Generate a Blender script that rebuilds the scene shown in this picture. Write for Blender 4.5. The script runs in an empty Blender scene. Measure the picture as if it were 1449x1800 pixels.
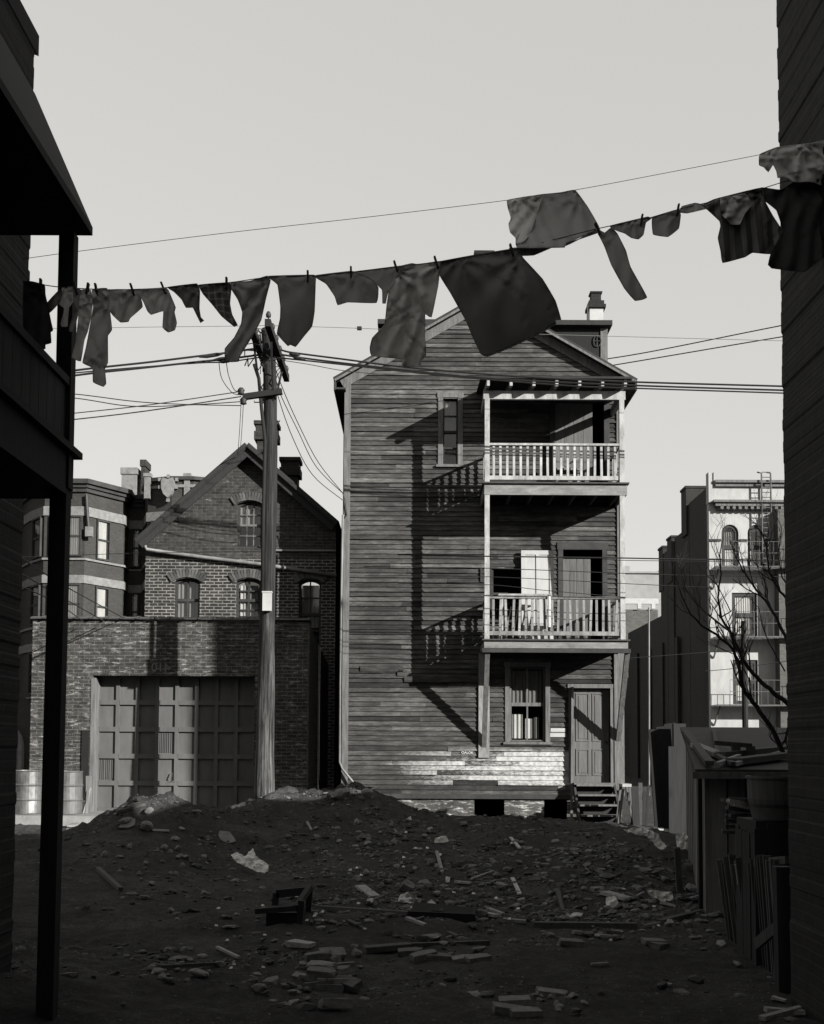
import bpy, bmesh, math, random
from mathutils import Vector, Matrix, noise
from mathutils.geometry import tessellate_polygon, delaunay_2d_cdt
random.seed(7)
R = random.uniform
scene = bpy.context.scene
COL = scene.collection
# ------------------------------------------------------------------ camera
F, CX, CY = 2000.0, 724.5, 1193.0
TILT, ROLL, EYE = math.radians(3.4), 0.005, 1.6
CM = Matrix.Rotation(math.pi / 2 + TILT, 3, 'X') @ Matrix.Rotation(ROLL, 3, 'Z')
cam = bpy.data.objects.new('camera', bpy.data.cameras.new('camera'))
COL.objects.link(cam)
cam.matrix_world = Matrix.Translation((0, 0, EYE)) @ CM.to_4x4()
cam.data.sensor_fit = 'HORIZONTAL'
cam.data.sensor_width = 36
cam.data.lens = 36 * F / 1449
cam.data.shift_y = (CY - 900) / 1449
cam.data.clip_end = 3000
cam.data.clip_start = 0.05
scene.camera = cam

def ray(px, py):
    return CM @ Vector(((px - CX) / F, (CY - py) / F, -1))
def P(px, py, Y):
    d = ray(px, py)
    return Vector((0, 0, EYE)) + d * (Y / d.y)
def PX(px, Y, py=1100): return P(px, py, Y).x
def PZ(py, Y, px=725): return P(px, py, Y).z

# ------------------------------------------------------------------ object helpers
LOC = {}
def reg(o, loc): LOC[o.name] = Vector(loc)
def tag(o, label=None, cat=None, group=None, kind=None):
    if label: o['label'] = label
    if cat: o['category'] = cat
    if group: o['group'] = group
    if kind: o['kind'] = kind
    return o
def thing(name, loc, label, cat, group=None):
    o = bpy.data.objects.new(name, None)
    o.empty_display_size = .2
    COL.objects.link(o)
    o.location = loc
    reg(o, loc)
    return tag(o, label, cat, group)

class MB:
    def __init__(s): s.v = []; s.f = []; s.t = []
    def add(s, vs, fs, tone=.5):
        n = len(s.v)
        s.v += [Vector(v) for v in vs]
        s.f += [[i + n for i in f] for f in fs]
        s.t += [tone] * len(fs)
        return s
    def box(s, x0, x1, y0, y1, z0, z1, tone=.5):
        return s.add([(x0,y0,z0),(x1,y0,z0),(x1,y1,z0),(x0,y1,z0),(x0,y0,z1),(x1,y0,z1),(x1,y1,z1),(x0,y1,z1)],
              [(0,3,2,1),(4,5,6,7),(0,1,5,4),(1,2,6,5),(2,3,7,6),(3,0,4,7)], tone)
    def beam(s, p, q, w, h, up=(0,0,1), tone=.5, taper=1):
        p, q = Vector(p), Vector(q); d = (q - p).normalized(); u = Vector(up)
        if abs(d.dot(u)) > .98: u = Vector((0, 1, 0))
        a = d.cross(u).normalized(); b = a.cross(d).normalized()
        vs = []
        for c, k in ((p, 1), (q, taper)):
            for i, j in ((-1,-1),(1,-1),(1,1),(-1,1)): vs.append(c + a * (i * w / 2 * k) + b * (j * h / 2 * k))
        return s.add(vs, [(3,2,1,0),(4,5,6,7),(0,1,5,4),(1,2,6,5),(2,3,7,6),(3,0,4,7)], tone)
    def tube(s, pts, r, n=6, tone=.5, caps=True):
        pts = [Vector(p) for p in pts]
        rs = r if isinstance(r, (list, tuple)) else [r] * len(pts)
        base = len(s.v); prev = None
        for i, p in enumerate(pts):
            d = (pts[min(i + 1, len(pts) - 1)] - pts[max(i - 1, 0)]).normalized()
            if prev is None:
                u = Vector((0, 0, 1)) if abs(d.z) < .9 else Vector((1, 0, 0))
                a = d.cross(u).normalized()
            else:
                a = (prev - d * prev.dot(d)).normalized()
            prev = a; b = d.cross(a)
            for k in range(n):
                t = 2 * math.pi * k / n
                s.v.append(p + (a * math.cos(t) + b * math.sin(t)) * rs[i])
        for i in range(len(pts) - 1):
            for k in range(n):
                k2 = (k + 1) % n
                s.f.append([base + i*n + k, base + i*n + k2, base + (i+1)*n + k2, base + (i+1)*n + k]); s.t.append(tone)
        if caps:
            s.f.append([base + k for k in range(n)][::-1]); s.t.append(tone)
            s.f.append([base + (len(pts)-1)*n + k for k in range(n)]); s.t.append(tone)
        return s
    def lathe(s, c, prof, n=28, tone=.5):
        base = len(s.v)
        for r, z in prof:
            for k in range(n):
                t = 2 * math.pi * k / n
                s.v.append(Vector((c[0] + r * math.cos(t), c[1] + r * math.sin(t), c[2] + z)))
        for i in range(len(prof) - 1):
            for k in range(n):
                k2 = (k + 1) % n
                s.f.append([base+i*n+k, base+i*n+k2, base+(i+1)*n+k2, base+(i+1)*n+k]); s.t.append(tone)
        s.f.append([base + k for k in range(n)][::-1]); s.t.append(tone)
        s.f.append([base + (len(prof)-1)*n + k for k in range(n)]); s.t.append(tone)
        return s
    def slab(s, outer, holes, y0, y1, tone=.5):
        """facade: loops of (x, z), front face y0, back face y1, with reveals"""
        loops = [outer] + list(holes)
        flat = [p for l in loops for p in l]
        n = len(flat)
        tris = tessellate_polygon([[Vector((x, z, 0)) for x, z in l] for l in loops])
        vs = [(x, y0, z) for x, z in flat] + [(x, y1, z) for x, z in flat]
        fs = []
        for a, b, c in tris:
            (ax, az), (bx, bz), (cx, cz) = flat[a], flat[b], flat[c]
            ar = (bx-ax)*(cz-az) - (bz-az)*(cx-ax)
            if ar < 0: b, c = c, b
            fs.append((a, b, c)); fs.append((a + n, c + n, b + n))
        k = 0
        for li, l in enumerate(loops):
            m = len(l)
            area = sum(l[i][0]*l[(i+1)%m][1] - l[(i+1)%m][0]*l[i][1] for i in range(m))
            ccw = area > 0
            for i in range(m):
                a, b = k + i, k + (i+1) % m
                q = (a, a + n, b + n, b)
                if ccw != (li == 0): q = q[::-1]
                fs.append(q)
            k += m
        return s.add(vs, fs, tone)
    def xform(s, M, start=0):
        for i in range(start, len(s.v)): s.v[i] = M @ s.v[i]
        return s
    def build(s, name, m, parent=None, at=None, smooth=False, solid=0):
        off = Vector((0, 0, 0))
        if parent is not None: off = LOC[parent.name]
        elif at is not None: off = Vector(at)
        elif s.v:
            xs = [v.x for v in s.v]; ys = [v.y for v in s.v]; zs = [v.z for v in s.v]
            off = Vector(((min(xs)+max(xs))/2, (min(ys)+max(ys))/2, min(zs)))
        me = bpy.data.meshes.new(name)
        me.from_pydata([v - off for v in s.v], [], s.f)
        at_ = me.attributes.new('tone', 'FLOAT', 'FACE')
        at_.data.foreach_set('value', s.t)
        me.materials.append(m)
        if smooth:
            me.polygons.foreach_set('use_smooth', [True] * len(me.polygons))
        me.update()
        o = bpy.data.objects.new(name, me)
        COL.objects.link(o)
        if parent is not None:
            o.parent = parent; reg(o, off)
        else:
            o.location = off; reg(o, off)
        if solid:
            md = o.modifiers.new('solid', 'SOLIDIFY'); md.thickness = solid; md.offset = 0
        return o

# ------------------------------------------------------------------ materials
def G(v): return (v, v * .99, v * .96, 1)
KF = .65
def GK(v): v *= KF; return (v, v * .99, v * .96, 1)
class NT:
    def __init__(s, name):
        s.m = bpy.data.materials.new(name); s.m.use_nodes = True
        s.t = s.m.node_tree; s.b = s.t.nodes['Principled BSDF']
        s.b.inputs['Roughness'].default_value = .85
        s.b.inputs['Specular IOR Level'].default_value = .25
    def n(s, typ, **kw):
        nd = s.t.nodes.new(typ)
        for k, v in kw.items():
            if k in nd.inputs: nd.inputs[k].default_value = v
            else: setattr(nd, k, v)
        return nd
    def l(s, a, b): s.t.links.new(a, b)
    def math(s, op, a, b=None, c=None, clamp=False):
        nd = s.t.nodes.new('ShaderNodeMath'); nd.operation = op; nd.use_clamp = clamp
        for i, x in enumerate((a, b, c)):
            if x is None: continue
            if isinstance(x, (int, float)): nd.inputs[i].default_value = x
            else: s.l(x, nd.inputs[i])
        return nd.outputs[0]
    def coord(s, scale=(1,1,1), out='Object'):
        tc = s.n('ShaderNodeTexCoord'); mp = s.n('ShaderNodeMapping'); mp.inputs['Scale'].default_value = scale
        s.l(tc.outputs[out], mp.inputs['Vector']); return mp.outputs['Vector']
    def noise(s, vec, scale, detail=6, rough=.6):
        nd = s.n('ShaderNodeTexNoise', Scale=scale, Detail=detail, Roughness=rough); s.l(vec, nd.inputs['Vector']); return nd.outputs[0]
    def ramp(s, fac, stops, g=None):
        nd = s.n('ShaderNodeValToRGB'); e = nd.color_ramp.elements
        while len(e) < len(stops): e.new(.5)
        for i, (p, v) in enumerate(stops): e[i].position = p; e[i].color = (g or G)(v)
        s.l(fac, nd.inputs[0]); return nd.outputs[0]
    def mix(s, fac, a, b, mode='MIX'):
        nd = s.n('ShaderNodeMix'); nd.data_type = 'RGBA'; nd.blend_type = mode
        for i, x in ((0, fac), (6, a), (7, b)):
            if isinstance(x, (int, float)): nd.inputs[i].default_value = x
            elif isinstance(x, tuple): nd.inputs[i].default_value = x
            else: s.l(x, nd.inputs[i])
        return nd.outputs[2]
    def tone(s):
        nd = s.n('ShaderNodeAttribute'); nd.attribute_name = 'tone'; return nd.outputs['Fac']
    def bump(s, h, strength=.4, dist=.02):
        nd = s.n('ShaderNodeBump', Strength=strength, Distance=dist); s.l(h, nd.inputs['Height']); s.l(nd.outputs[0], s.b.inputs['Normal'])
    def col(s, c): s.l(c, s.b.inputs['Base Color'])

def rough_mat(name, lo, hi, scale=6, stretch=(1,1,1), bump=.3, rough=.85, tone=0., dist=.01, spec=.25):
    k = NT(name); v = k.coord(stretch)
    a = k.noise(v, scale); b = k.noise(v, scale * 5, 4)
    f = k.math('ADD', k.math('MULTIPLY', a, .7), k.math('MULTIPLY', b, .3))
    c = k.ramp(f, [(.3, lo), (.7, hi)], GK)
    if tone:
        t = k.math('MULTIPLY_ADD', k.tone(), tone * 2, 1 - tone)
        cm = k.n('ShaderNodeCombineColor'); [k.l(t, cm.inputs[i]) for i in range(3)]
        c = k.mix(1.0, c, cm.outputs[0], 'MULTIPLY')
    k.col(c); k.b.inputs['Roughness'].default_value = rough
    k.b.inputs['Specular IOR Level'].default_value = spec
    if bump: k.bump(f, bump, dist)
    return k.m

def brick_mat(name, c1, c2, mortar, dirt=.5, var=.35, white=None, bw=.215, rh=.075, msize=.009, spots=0, spotv=.3):
    k = NT(name)
    tc = k.n('ShaderNodeTexCoord'); sp = k.n('ShaderNodeSeparateXYZ'); k.l(tc.outputs['Object'], sp.inputs[0])
    wob = k.noise(tc.outputs['Object'], 2.3, 3)
    u = k.math('ADD', sp.outputs[0], sp.outputs[1])
    z = k.math('ADD', sp.outputs[2], k.math('MULTIPLY', wob, .02))
    cb = k.n('ShaderNodeCombineXYZ'); k.l(u, cb.inputs[0]); k.l(z, cb.inputs[1])
    br = k.n('ShaderNodeTexBrick'); k.l(cb.outputs[0], br.inputs['Vector'])
    br.inputs['Scale'].default_value = 1
    br.inputs['Brick Width'].default_value = bw; br.inputs['Row Height'].default_value = rh
    br.inputs['Mortar Size'].default_value = msize; br.inputs['Mortar Smooth'].default_value = .3
    br.inputs['Color1'].default_value = GK(c1); br.inputs['Color2'].default_value = GK(c2); br.inputs['Mortar'].default_value = GK(mortar)
    br.inputs['Bias'].default_value = -.1
    n1 = k.noise(tc.outputs['Object'], .9, 7, .65); n2 = k.noise(cb.outputs[0], 9, 6)
    d = k.ramp(n1, [(.3, 1 - dirt), (.7, 1.)]); d2 = k.ramp(n2, [(.3, 1 - var), (.72, 1.15)])
    c = k.mix(1., k.mix(1., br.outputs['Color'], d, 'MULTIPLY'), d2, 'MULTIPLY')
    if spots:
        st = k.n('ShaderNodeMapping'); st.inputs['Scale'].default_value = (2.2, 9, 1); k.l(cb.outputs[0], st.inputs[0])
        m = k.ramp(k.noise(st.outputs[0], 1.6, 5, .7), [(.62 - spots, 0.), (.74 - spots, 1.)])
        c = k.mix(m, c, k.mix(.5, c, G(spotv)))
    k.col(c)
    h = k.math('SUBTRACT', k.math('MULTIPLY', n2, .5), br.outputs['Fac'])
    k.bump(h, .6, .012)
    return k.m

M = {}
# weathered clapboard with the remains of white paint low on the front
def clap_mat():
    k = NT('weathered_clapboard')
    v = k.coord((1.5, 1, 9)); vo = k.coord()
    a = k.noise(v, 1.6, 10, .72); b = k.noise(k.coord((3.5, 1, 70)), 3, 5, .7)
    f = k.math('ADD', k.math('MULTIPLY', a, .6), k.math('MULTIPLY', b, .4))
    base = k.ramp(f, [(.33, .016), (.46, .038), (.57, .082), (.7, .24)], GK)
    t = k.math('MULTIPLY_ADD', k.tone(), 1.3, .35)
    cm = k.n('ShaderNodeCombineColor'); [k.l(t, cm.inputs[i]) for i in range(3)]
    c = k.mix(1., base, cm.outputs[0], 'MULTIPLY')
    fl = k.ramp(k.noise(k.coord((3, 1, 11)), 3.0, 9, .78), [(.6, 0.), (.68, 1.)])
    c = k.mix(k.math('MULTIPLY', fl, .55), c, GK(.34))
    # large uneven staining
    st = k.ramp(k.noise(vo, .55, 5, .6), [(.34, .5), (.62, 1.2)])
    c = k.mix(1., c, st, 'MULTIPLY')
    # old white paint: a patch low on the right half of the front, ragged
    sp = k.n('ShaderNodeSeparateXYZ'); k.l(vo, sp.inputs[0])
    x, z = sp.outputs[0], sp.outputs[2]
    mx = k.math('MULTIPLY', k.math('DIVIDE', k.math('ADD', x, 2.3), 3.6, clamp=True), k.math('LESS_THAN', x, 3.36))
    mz = k.math('SUBTRACT', 1, k.math('DIVIDE', k.math('ABSOLUTE', k.math('SUBTRACT', z, 1.08)), .5), clamp=True)
    w = k.math('MULTIPLY', k.math('POWER', mx, .5), k.math('POWER', mz, .45))
    nn = k.noise(k.coord((2.2, 1, 6)), 3.4, 12, .8)
    w = k.math('MULTIPLY', w, k.math('MULTIPLY_ADD', k.math('ADD', k.math('MULTIPLY', nn, .7), k.math('MULTIPLY', k.noise(k.coord((9, 1, 16)), 4, 8, .8), .3)), 2.9, -.42))
    w = k.math('ADD', w, k.math('MULTIPLY', k.math('SUBTRACT', k.tone(), .5), .55))
    m = k.ramp(w, [(.44, 0.), (.8, 1.)])
    wc = k.ramp(k.math('ADD', k.math('MULTIPLY', k.noise(vo, 12, 6), .5), k.math('MULTIPLY', b, .5)), [(.36, .12), (.5, .27), (.62, .38)])
    c = k.mix(m, c, wc)
    k.col(c); k.b.inputs['Roughness'].default_value = .9
    k.bump(b, .5, .006)
    return k.m
M['clap'] = clap_mat()
M['trim'] = rough_mat('weathered_trim', .06, .2, 3, (6, 6, .7), .4, .85)
M['trim_dark'] = rough_mat('dark_trim', .02, .055, 3, (1, 1, 1), .4)
M['rail_paint'] = rough_mat('flaked_white_paint', .16, .52, 7, (1, 1, .35), .3, .7, .3)
M['rail_grey'] = rough_mat('worn_grey_paint', .08, .34, 7, (1, 1, .35), .3, .8, .35)
M['fascia'] = rough_mat('stained_fascia_paint', .10, .30, 4, (.6, 1, 2), .3)
M['floorwood'] = rough_mat('porch_boards', .03, .08, 5, (1, .3, 1), .4)
M['plank'] = rough_mat('grey_planks', .07, .17, 3, (7, 7, .5), .4, .85, .25)
M['roof'] = rough_mat('tarpaper_roof', .018, .04, 4, (1, 1, 1), .5)
M['whitedoor'] = rough_mat('white_door_paint', .36, .46, 5, (1, 1, .4), .15, .6)
M['white'] = rough_mat('white_paint', .36, .5, 6, (1, 1, 1), .15, .6)
M['brick_garage'] = brick_mat('garage_brick', .05, .1, .19, .6, .6, spots=.07, spotv=.34)
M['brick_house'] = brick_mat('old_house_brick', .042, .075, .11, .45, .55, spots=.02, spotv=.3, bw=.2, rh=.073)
M['brick_white'] = brick_mat('brick_with_white_mortar', .035, .065, .36, .62, .6, bw=.2, rh=.073, msize=.013)
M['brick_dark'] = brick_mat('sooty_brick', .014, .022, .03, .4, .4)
M['brick_near'] = brick_mat('dark_tenement_brick', .019, .03, .036, .4, .5)
M['brick_apt'] = brick_mat('apartment_brick', .045, .06, .055, .35, .2)
M['brick_chim'] = brick_mat('chimney_brick', .03, .05, .07, .5, .4)
M['foundation'] = brick_mat('limewashed_foundation', .10, .15, .17, .75, .4, spots=.1, spotv=.6)
M['stone'] = rough_mat('pale_stone', .12, .25, 5, (1, 1, 1), .6, .9, 0, .03)
M['stucco'] = rough_mat('pale_render', .28, .5, 1.3, (1, 1, .35), .25)
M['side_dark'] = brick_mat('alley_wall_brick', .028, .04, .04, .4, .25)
M['far_brick'] = brick_mat('far_brick', .10, .14, .13, .3, .2)
M['far_pale'] = rough_mat('far_pale_brick', .22, .34, .5)
M['garage_door'] = rough_mat('garage_door_paint', .075, .135, 2, (1, 1, .35), .2, .7)
M['coping'] = rough_mat('glazed_coping_tile', .03, .05, 5, (1, 1, 1), .2, .3, 0, .01, .5)
def pole_mat():
    k = NT('weathered_pole'); v = k.coord((9, 9, .35)); g = k.noise(v, 2.5, 8, .7); sp = k.n('ShaderNodeSeparateXYZ'); k.l(k.coord(), sp.inputs[0])
    dark = k.ramp(g, [(.4, .004), (.5, .011), (.64, .024)]); pale = k.ramp(g, [(.4, .006), (.48, .03), (.66, .11)])
    m = k.ramp(k.math('ADD', k.math('MULTIPLY', sp.outputs[2], -.3), k.math('MULTIPLY', k.noise(k.coord((3, 3, .5)), 2, 6, .7), 2.2)), [(.1, 0.), (.75, 1.)])
    k.col(k.mix(m, dark, pale)); k.bump(g, .9, .035); return k.m
M['pole'] = pole_mat()
M['crossarm'] = rough_mat('creosoted_timber', .008, .018, 4, (1, .4, 1), .4)
M['iron'] = rough_mat('rusty_iron', .015, .04, 9, (1, 1, 1), .3, .6)
M['iron_grey'] = rough_mat('weathered_painted_iron', .06, .13, 9, (1, 1, 1), .2, .7)
M['wire'] = rough_mat('black_wire', .010, .02, 9, (1, 1, 1), 0, .6)
M['wire_grey'] = rough_mat('grey_wire', .12, .2, 9, (1, 1, 1), 0, .6)
M['zinc'] = rough_mat('galvanised_pipe', .11, .26, 6, (1, 1, .3), .15, .5)
M['dark_wood'] = rough_mat('dark_timber', .018, .034, 4, (6, 6, .5), .4)
M['black_tar'] = rough_mat('black_tarred_boards', .008, .014, 4, (6, 6, .5), .4)
M['shed'] = rough_mat('shed_boards', .13, .30, 2.4, (9, 9, .35), .5, .9, .35)
M['shed_dark'] = rough_mat('damp_shed_boards', .05, .12, 2.4, (9, 9, .35), .5, .9, .35)
M['bark'] = rough_mat('bare_bark', .012, .03, 12, (1, 1, .4), .6)
M['concrete'] = rough_mat('old_concrete', .18, .34, 5, (1, 1, 1), .5)
M['rubble'] = rough_mat('rubble_stone', .06, .23, 8, (1, 1, 1), .7, .95, .75, .02)
M['stone_grey'] = rough_mat('grey_slab_stone', .12, .3, 9, (1, 1, 1), .6, .95, 0, .02)
M['brick_loose'] = rough_mat('loose_brick', .09, .22, 14, (1, 1, 1), .5, .9, .4)
M['paper'] = rough_mat('dirty_paper', .4, .75, 8, (1, 1, 1), .3, .9)
M['lumber'] = rough_mat('grey_scrap_lumber', .13, .36, 4, (5, 5, 5), .4, .9, .4)
M['lumber_dark'] = rough_mat('dark_scrap_lumber', .035, .09, 4, (5, 5, 5), .4)
M['curtain'] = rough_mat('window_curtain', .5, .7, 6, (1, 1, .3), .2)
M['curtain_grey'] = rough_mat('grey_window_blind', .16, .26, 6, (1, 1, .3), .2)
M['drum'] = rough_mat('battered_drum_metal', .06, .32, 3.4, (1, 1, .6), .2, .42, 0, .01, .6)
M['drum'].node_tree.nodes['Principled BSDF'].inputs['Metallic'].default_value = .55
M['drum_dark'] = rough_mat('rusted_drum_metal', .035, .14, 3.4, (1, 1, .6), .2, .5, 0, .01, .5)
M['chalk'] = rough_mat('chalk', .6, .7, 30)
M['number'] = rough_mat('number_paint', .13, .2, 30)
M['void'] = rough_mat('near_black', .008, .012, 4)  # near-black, mostly standing in for the darkness of unlit interiors

def glass_mat():
    k = NT('window_glass'); k.t.nodes.remove(k.b)
    out = k.t.nodes['Material Output']
    tr = k.n('ShaderNodeBsdfTransparent'); tr.inputs[0].default_value = (.75, .75, .74, 1)
    gl = k.n('ShaderNodeBsdfGlossy'); gl.inputs['Roughness'].default_value = .06; gl.inputs[0].default_value = (.9, .9, .88, 1)
    fr = k.n('ShaderNodeLayerWeight', Blend=.5)
    f = k.math('MULTIPLY_ADD', k.math('POWER', fr.outputs['Facing'], 4), .7, .07)
    mx = k.n('ShaderNodeMixShader'); k.l(f, mx.inputs[0]); k.l(tr.outputs[0], mx.inputs[1]); k.l(gl.outputs[0], mx.inputs[2])
    k.l(mx.outputs[0], out.inputs[0]); return k.m
M['glass'] = glass_mat()

def cloth_mat(name, lo, hi, pattern=None, trans=.25):
    k = NT(name); v = k.coord()
    a = k.noise(v, 9, 5); b = k.noise(v, 160, 2)
    c = k.ramp(k.math('ADD', k.math('MULTIPLY', a, .7), k.math('MULTIPLY', b, .3)), [(.32, lo), (.68, hi)])
    sp = k.n('ShaderNodeSeparateXYZ'); k.l(v, sp.inputs[0])
    if pattern == 'plaid':
        def bars(s, p, d): return k.math('LESS_THAN', k.math('FRACT', k.math('MULTIPLY', s, p)), d)
        m = k.math('MULTIPLY', k.math('ADD', bars(k.math('ADD', sp.outputs[0], k.math('MULTIPLY', sp.outputs[2], .12)), 26, .3), bars(k.math('SUBTRACT', sp.outputs[2], k.math('MULTIPLY', sp.outputs[0], .1)), 26, .3)), .5)
        c = k.mix(m, c, G(hi * 2.4))
    if pattern == 'stripe':
        m = k.math('LESS_THAN', k.math('FRACT', k.math('MULTIPLY', k.math('ADD', sp.outputs[0], k.math('MULTIPLY', sp.outputs[2], .1)), 13)), .45)
        c = k.mix(m, c, G(hi * 1.9))
    k.col(c); k.b.inputs['Roughness'].default_value = .95; k.b.inputs['Specular IOR Level'].default_value = .1
    k.bump(b, .25, .003)
    if trans:
        out = k.t.nodes['Material Output']
        tl = k.n('ShaderNodeBsdfTranslucent'); k.l(c, tl.inputs[0])
        mx = k.n('ShaderNodeMixShader'); mx.inputs[0].default_value = trans
        k.l(k.b.outputs[0], mx.inputs[1]); k.l(tl.outputs[0], mx.inputs[2]); k.l(mx.outputs[0], out.inputs[0])
    return k.m
M['c_black'] = cloth_mat('black_cloth', 0.04, 0.052, None, .1)
M['c_dark'] = cloth_mat('dark_cloth', .19, .24, None, .15)
M['c_mid'] = cloth_mat('mid_grey_cloth', 0.4, 0.48, None, .42)
M['c_grey'] = cloth_mat('grey_cloth', 0.58, 0.68, None, .42)
M['c_light'] = cloth_mat('light_cloth', 0.7, 0.8, None, .42)
M['c_plaid'] = cloth_mat('plaid_cloth', 0.1, 0.14, 'plaid', .15)
M['c_stripe'] = cloth_mat('striped_cloth', 0.06, 0.08, 'stripe', .1)

def soil_mat():
    k = NT('dark_soil'); v = k.coord()
    a = k.noise(v, .8, 8, .65); b = k.noise(v, 9, 8, .7); c = k.noise(v, 60, 4, .7)
    f = k.math('ADD', k.math('MULTIPLY', a, .35), k.math('ADD', k.math('MULTIPLY', b, .35), k.math('MULTIPLY', c, .3)))
    col = k.ramp(f, [(.34, .022), (.5, .042), (.64, .085)])
    sp = k.ramp(k.noise(v, 38, 2, .5), [(.69, 0.), (.74, 1.)])
    col = k.mix(k.math('MULTIPLY', sp, .6), col, G(.24))
    k.col(col); k.b.inputs['Roughness'].default_value = 1; k.b.inputs['Specular IOR Level'].default_value = .05
    k.bump(k.math('ADD', k.math('MULTIPLY', b, 1.), k.math('MULTIPLY', c, .5)), 1., .05)
    return k.m
M['soil'] = soil_mat()

# ------------------------------------------------------------------ sun, sky
T, K = 1.25, .545             # per metre of +Y the light goes -T in X and drops K
SUNDIR = Vector((-T, 1, -K)).normalized()
sun = bpy.data.objects.new('sun', bpy.data.lights.new('sun', 'SUN'))
COL.objects.link(sun)
sun.data.energy = 4.9
sun.data.angle = math.radians(.55)
sun.data.color = (1, .99, .96)
sun.rotation_euler = SUNDIR.to_track_quat('-Z', 'Y').to_euler()
sun.location = (20, -20, 30)
elev = math.asin(-SUNDIR.z)
azim = math.atan2(-SUNDIR.x, -SUNDIR.y)
w = bpy.data.worlds.new('World'); scene.world = w; w.use_nodes = True
nt = w.node_tree; bg = nt.nodes['Background']
sky = nt.nodes.new('ShaderNodeTexSky'); sky.sky_type = 'NISHITA'; sky.sun_disc = False
sky.sun_elevation = elev; sky.sun_rotation = azim
sky.air_density = 1.0; sky.dust_density = 1.5; sky.ozone_density = 1.0
bw = nt.nodes.new('ShaderNodeRGBToBW')
tint = nt.nodes.new('ShaderNodeMix'); tint.data_type = 'RGBA'; tint.blend_type = 'MULTIPLY'; tint.inputs[0].default_value = 1
tint.inputs[7].default_value = (1, .99, .955, 1)
pw = nt.nodes.new('ShaderNodeMath'); pw.operation = 'POWER'; pw.inputs[1].default_value = .22
ml = nt.nodes.new('ShaderNodeMath'); ml.operation = 'MULTIPLY'; ml.inputs[1].default_value = 1.42
nt.links.new(sky.outputs[0], bw.inputs[0]); nt.links.new(bw.outputs[0], pw.inputs[0]); nt.links.new(pw.outputs[0], ml.inputs[0]); nt.links.new(ml.outputs[0], tint.inputs[6]); nt.links.new(tint.outputs[2], bg.inputs[0])
bg.inputs[1].default_value = .15
scene.view_settings.view_transform = 'Standard'; scene.view_settings.look = 'None'
scene.view_settings.exposure = 1.4; scene.view_settings.gamma = 1
scene.cycles.use_denoising = True
scene.cycles.max_bounces = 6
scene.cycles.transparent_max_bounces = 8

# ------------------------------------------------------------------ ground
def gauss(x, y, cx, cy, sx, sy): return math.exp(-((x-cx)/sx)**2 - ((y-cy)/sy)**2)
def sstep(a, b, x):
    t = min(1, max(0, (x - a) / (b - a))); return t * t * (3 - 2 * t)
def H0(x, y):
    z = -.17 + .17 * sstep(12, 22, y)
    z += .62 * gauss(x, y, -4.35, 19.2, 1.15, 2.3) - .22 * gauss(x, y, -2.4, 17.2, .9, 2.2) + .22 * gauss(x, y, 2.2, 16.2, 1.5, 1.5) - .12 * gauss(x, y, .4, 17.0, .7, 2.4)
    z += .12 * gauss(x, y, -3.2, 19.6, 1.5, 2.6)
    z += .16 * gauss(x, y, -6.5, 13.5, 3.2, 3.0)
    z += .74 * gauss(x, y, -1.1, 22.2, 1.15, 2.5)
    z += .47 * gauss(x, y, -2.65, 22.3, .85, 1.9)
    z += .27 * gauss(x, y, 1.6, 20.6, 2.0, 2.2)
    z += .10 * gauss(x, y, 3.6, 20.0, 1.6, 1.6)
    z += .55 * gauss(x, y, -3.6, 6.6, 1.3, 1.9)
    z += .10 * gauss(x, y, -.6, 11.4, 2.6, .55)
    z -= .10 * gauss(x, y, 0.4, 13.2, 2.6, 1.2)
    return z
def H(x, y):
    z = H0(x, y)
    if y < 27 and -9 < x < 9:
        p = Vector((x, y, 0))
        mound = min(1, max(0, (z + .1) * 1.6))
        fade = 1 - sstep(23.4, 24.6, y)
        flat = 1 - sstep(22.3, 22.7, y) * (1 - sstep(-3.4, -2.9, x))
        a = noise.fractal(p * .75, 1, 2, 4) * .09 + noise.fractal(p * 2.2, 1, 2, 6) * .085 + abs(noise.noise(p * 6)) * .035 + max(0, noise.noise(p * 11) - .15) * .09
        z += a * (.5 + .9 * mound) * max(fade, .25) * max(flat, .1)
    if y > 22.4 and x < -2.9: z = min(z, .13)
    if y > 23.2: z = min(z, max(.0, .5 - (y - 23.2) * .3)) if x > -1.0 else z
    return z
def axis(a, b, step, lo, hi, grow=1.35):
    xs = []; x = a
    while x < b: xs.append(x); x += step
    xs.append(b)
    s = step
    while xs[0] > lo: s *= grow; xs.insert(0, max(lo, xs[0] - s))
    s = step
    while xs[-1] < hi: s *= grow; xs.append(min(hi, xs[-1] + s))
    return xs
gx = axis(-8.5, 7.5, .07, -900, 900); gy = axis(4.5, 25.5, .07, -60, 1600)
g = MB(); nx = len(gx)
for y in gy:
    for x in gx: g.v.append(Vector((x, y, H(x, y))))
for j in range(len(gy) - 1):
    for i in range(nx - 1):
        a = j * nx + i
        g.f.append([a, a + 1, a + nx + 1, a + nx])
g.t = [.5] * len(g.f)
ground = tag(g.build('ground', M['soil'], at=(0, 0, 0), smooth=True), kind='structure')
def hit(px, py):
    d = ray(px, py); o = Vector((0, 0, EYE)); t = 4 / d.y
    while t < 40 / d.y:
        p = o + d * t
        if p.z < H(p.x, p.y): return Vector((p.x, p.y, H(p.x, p.y)))
        t += .03
    return o + d * t

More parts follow.
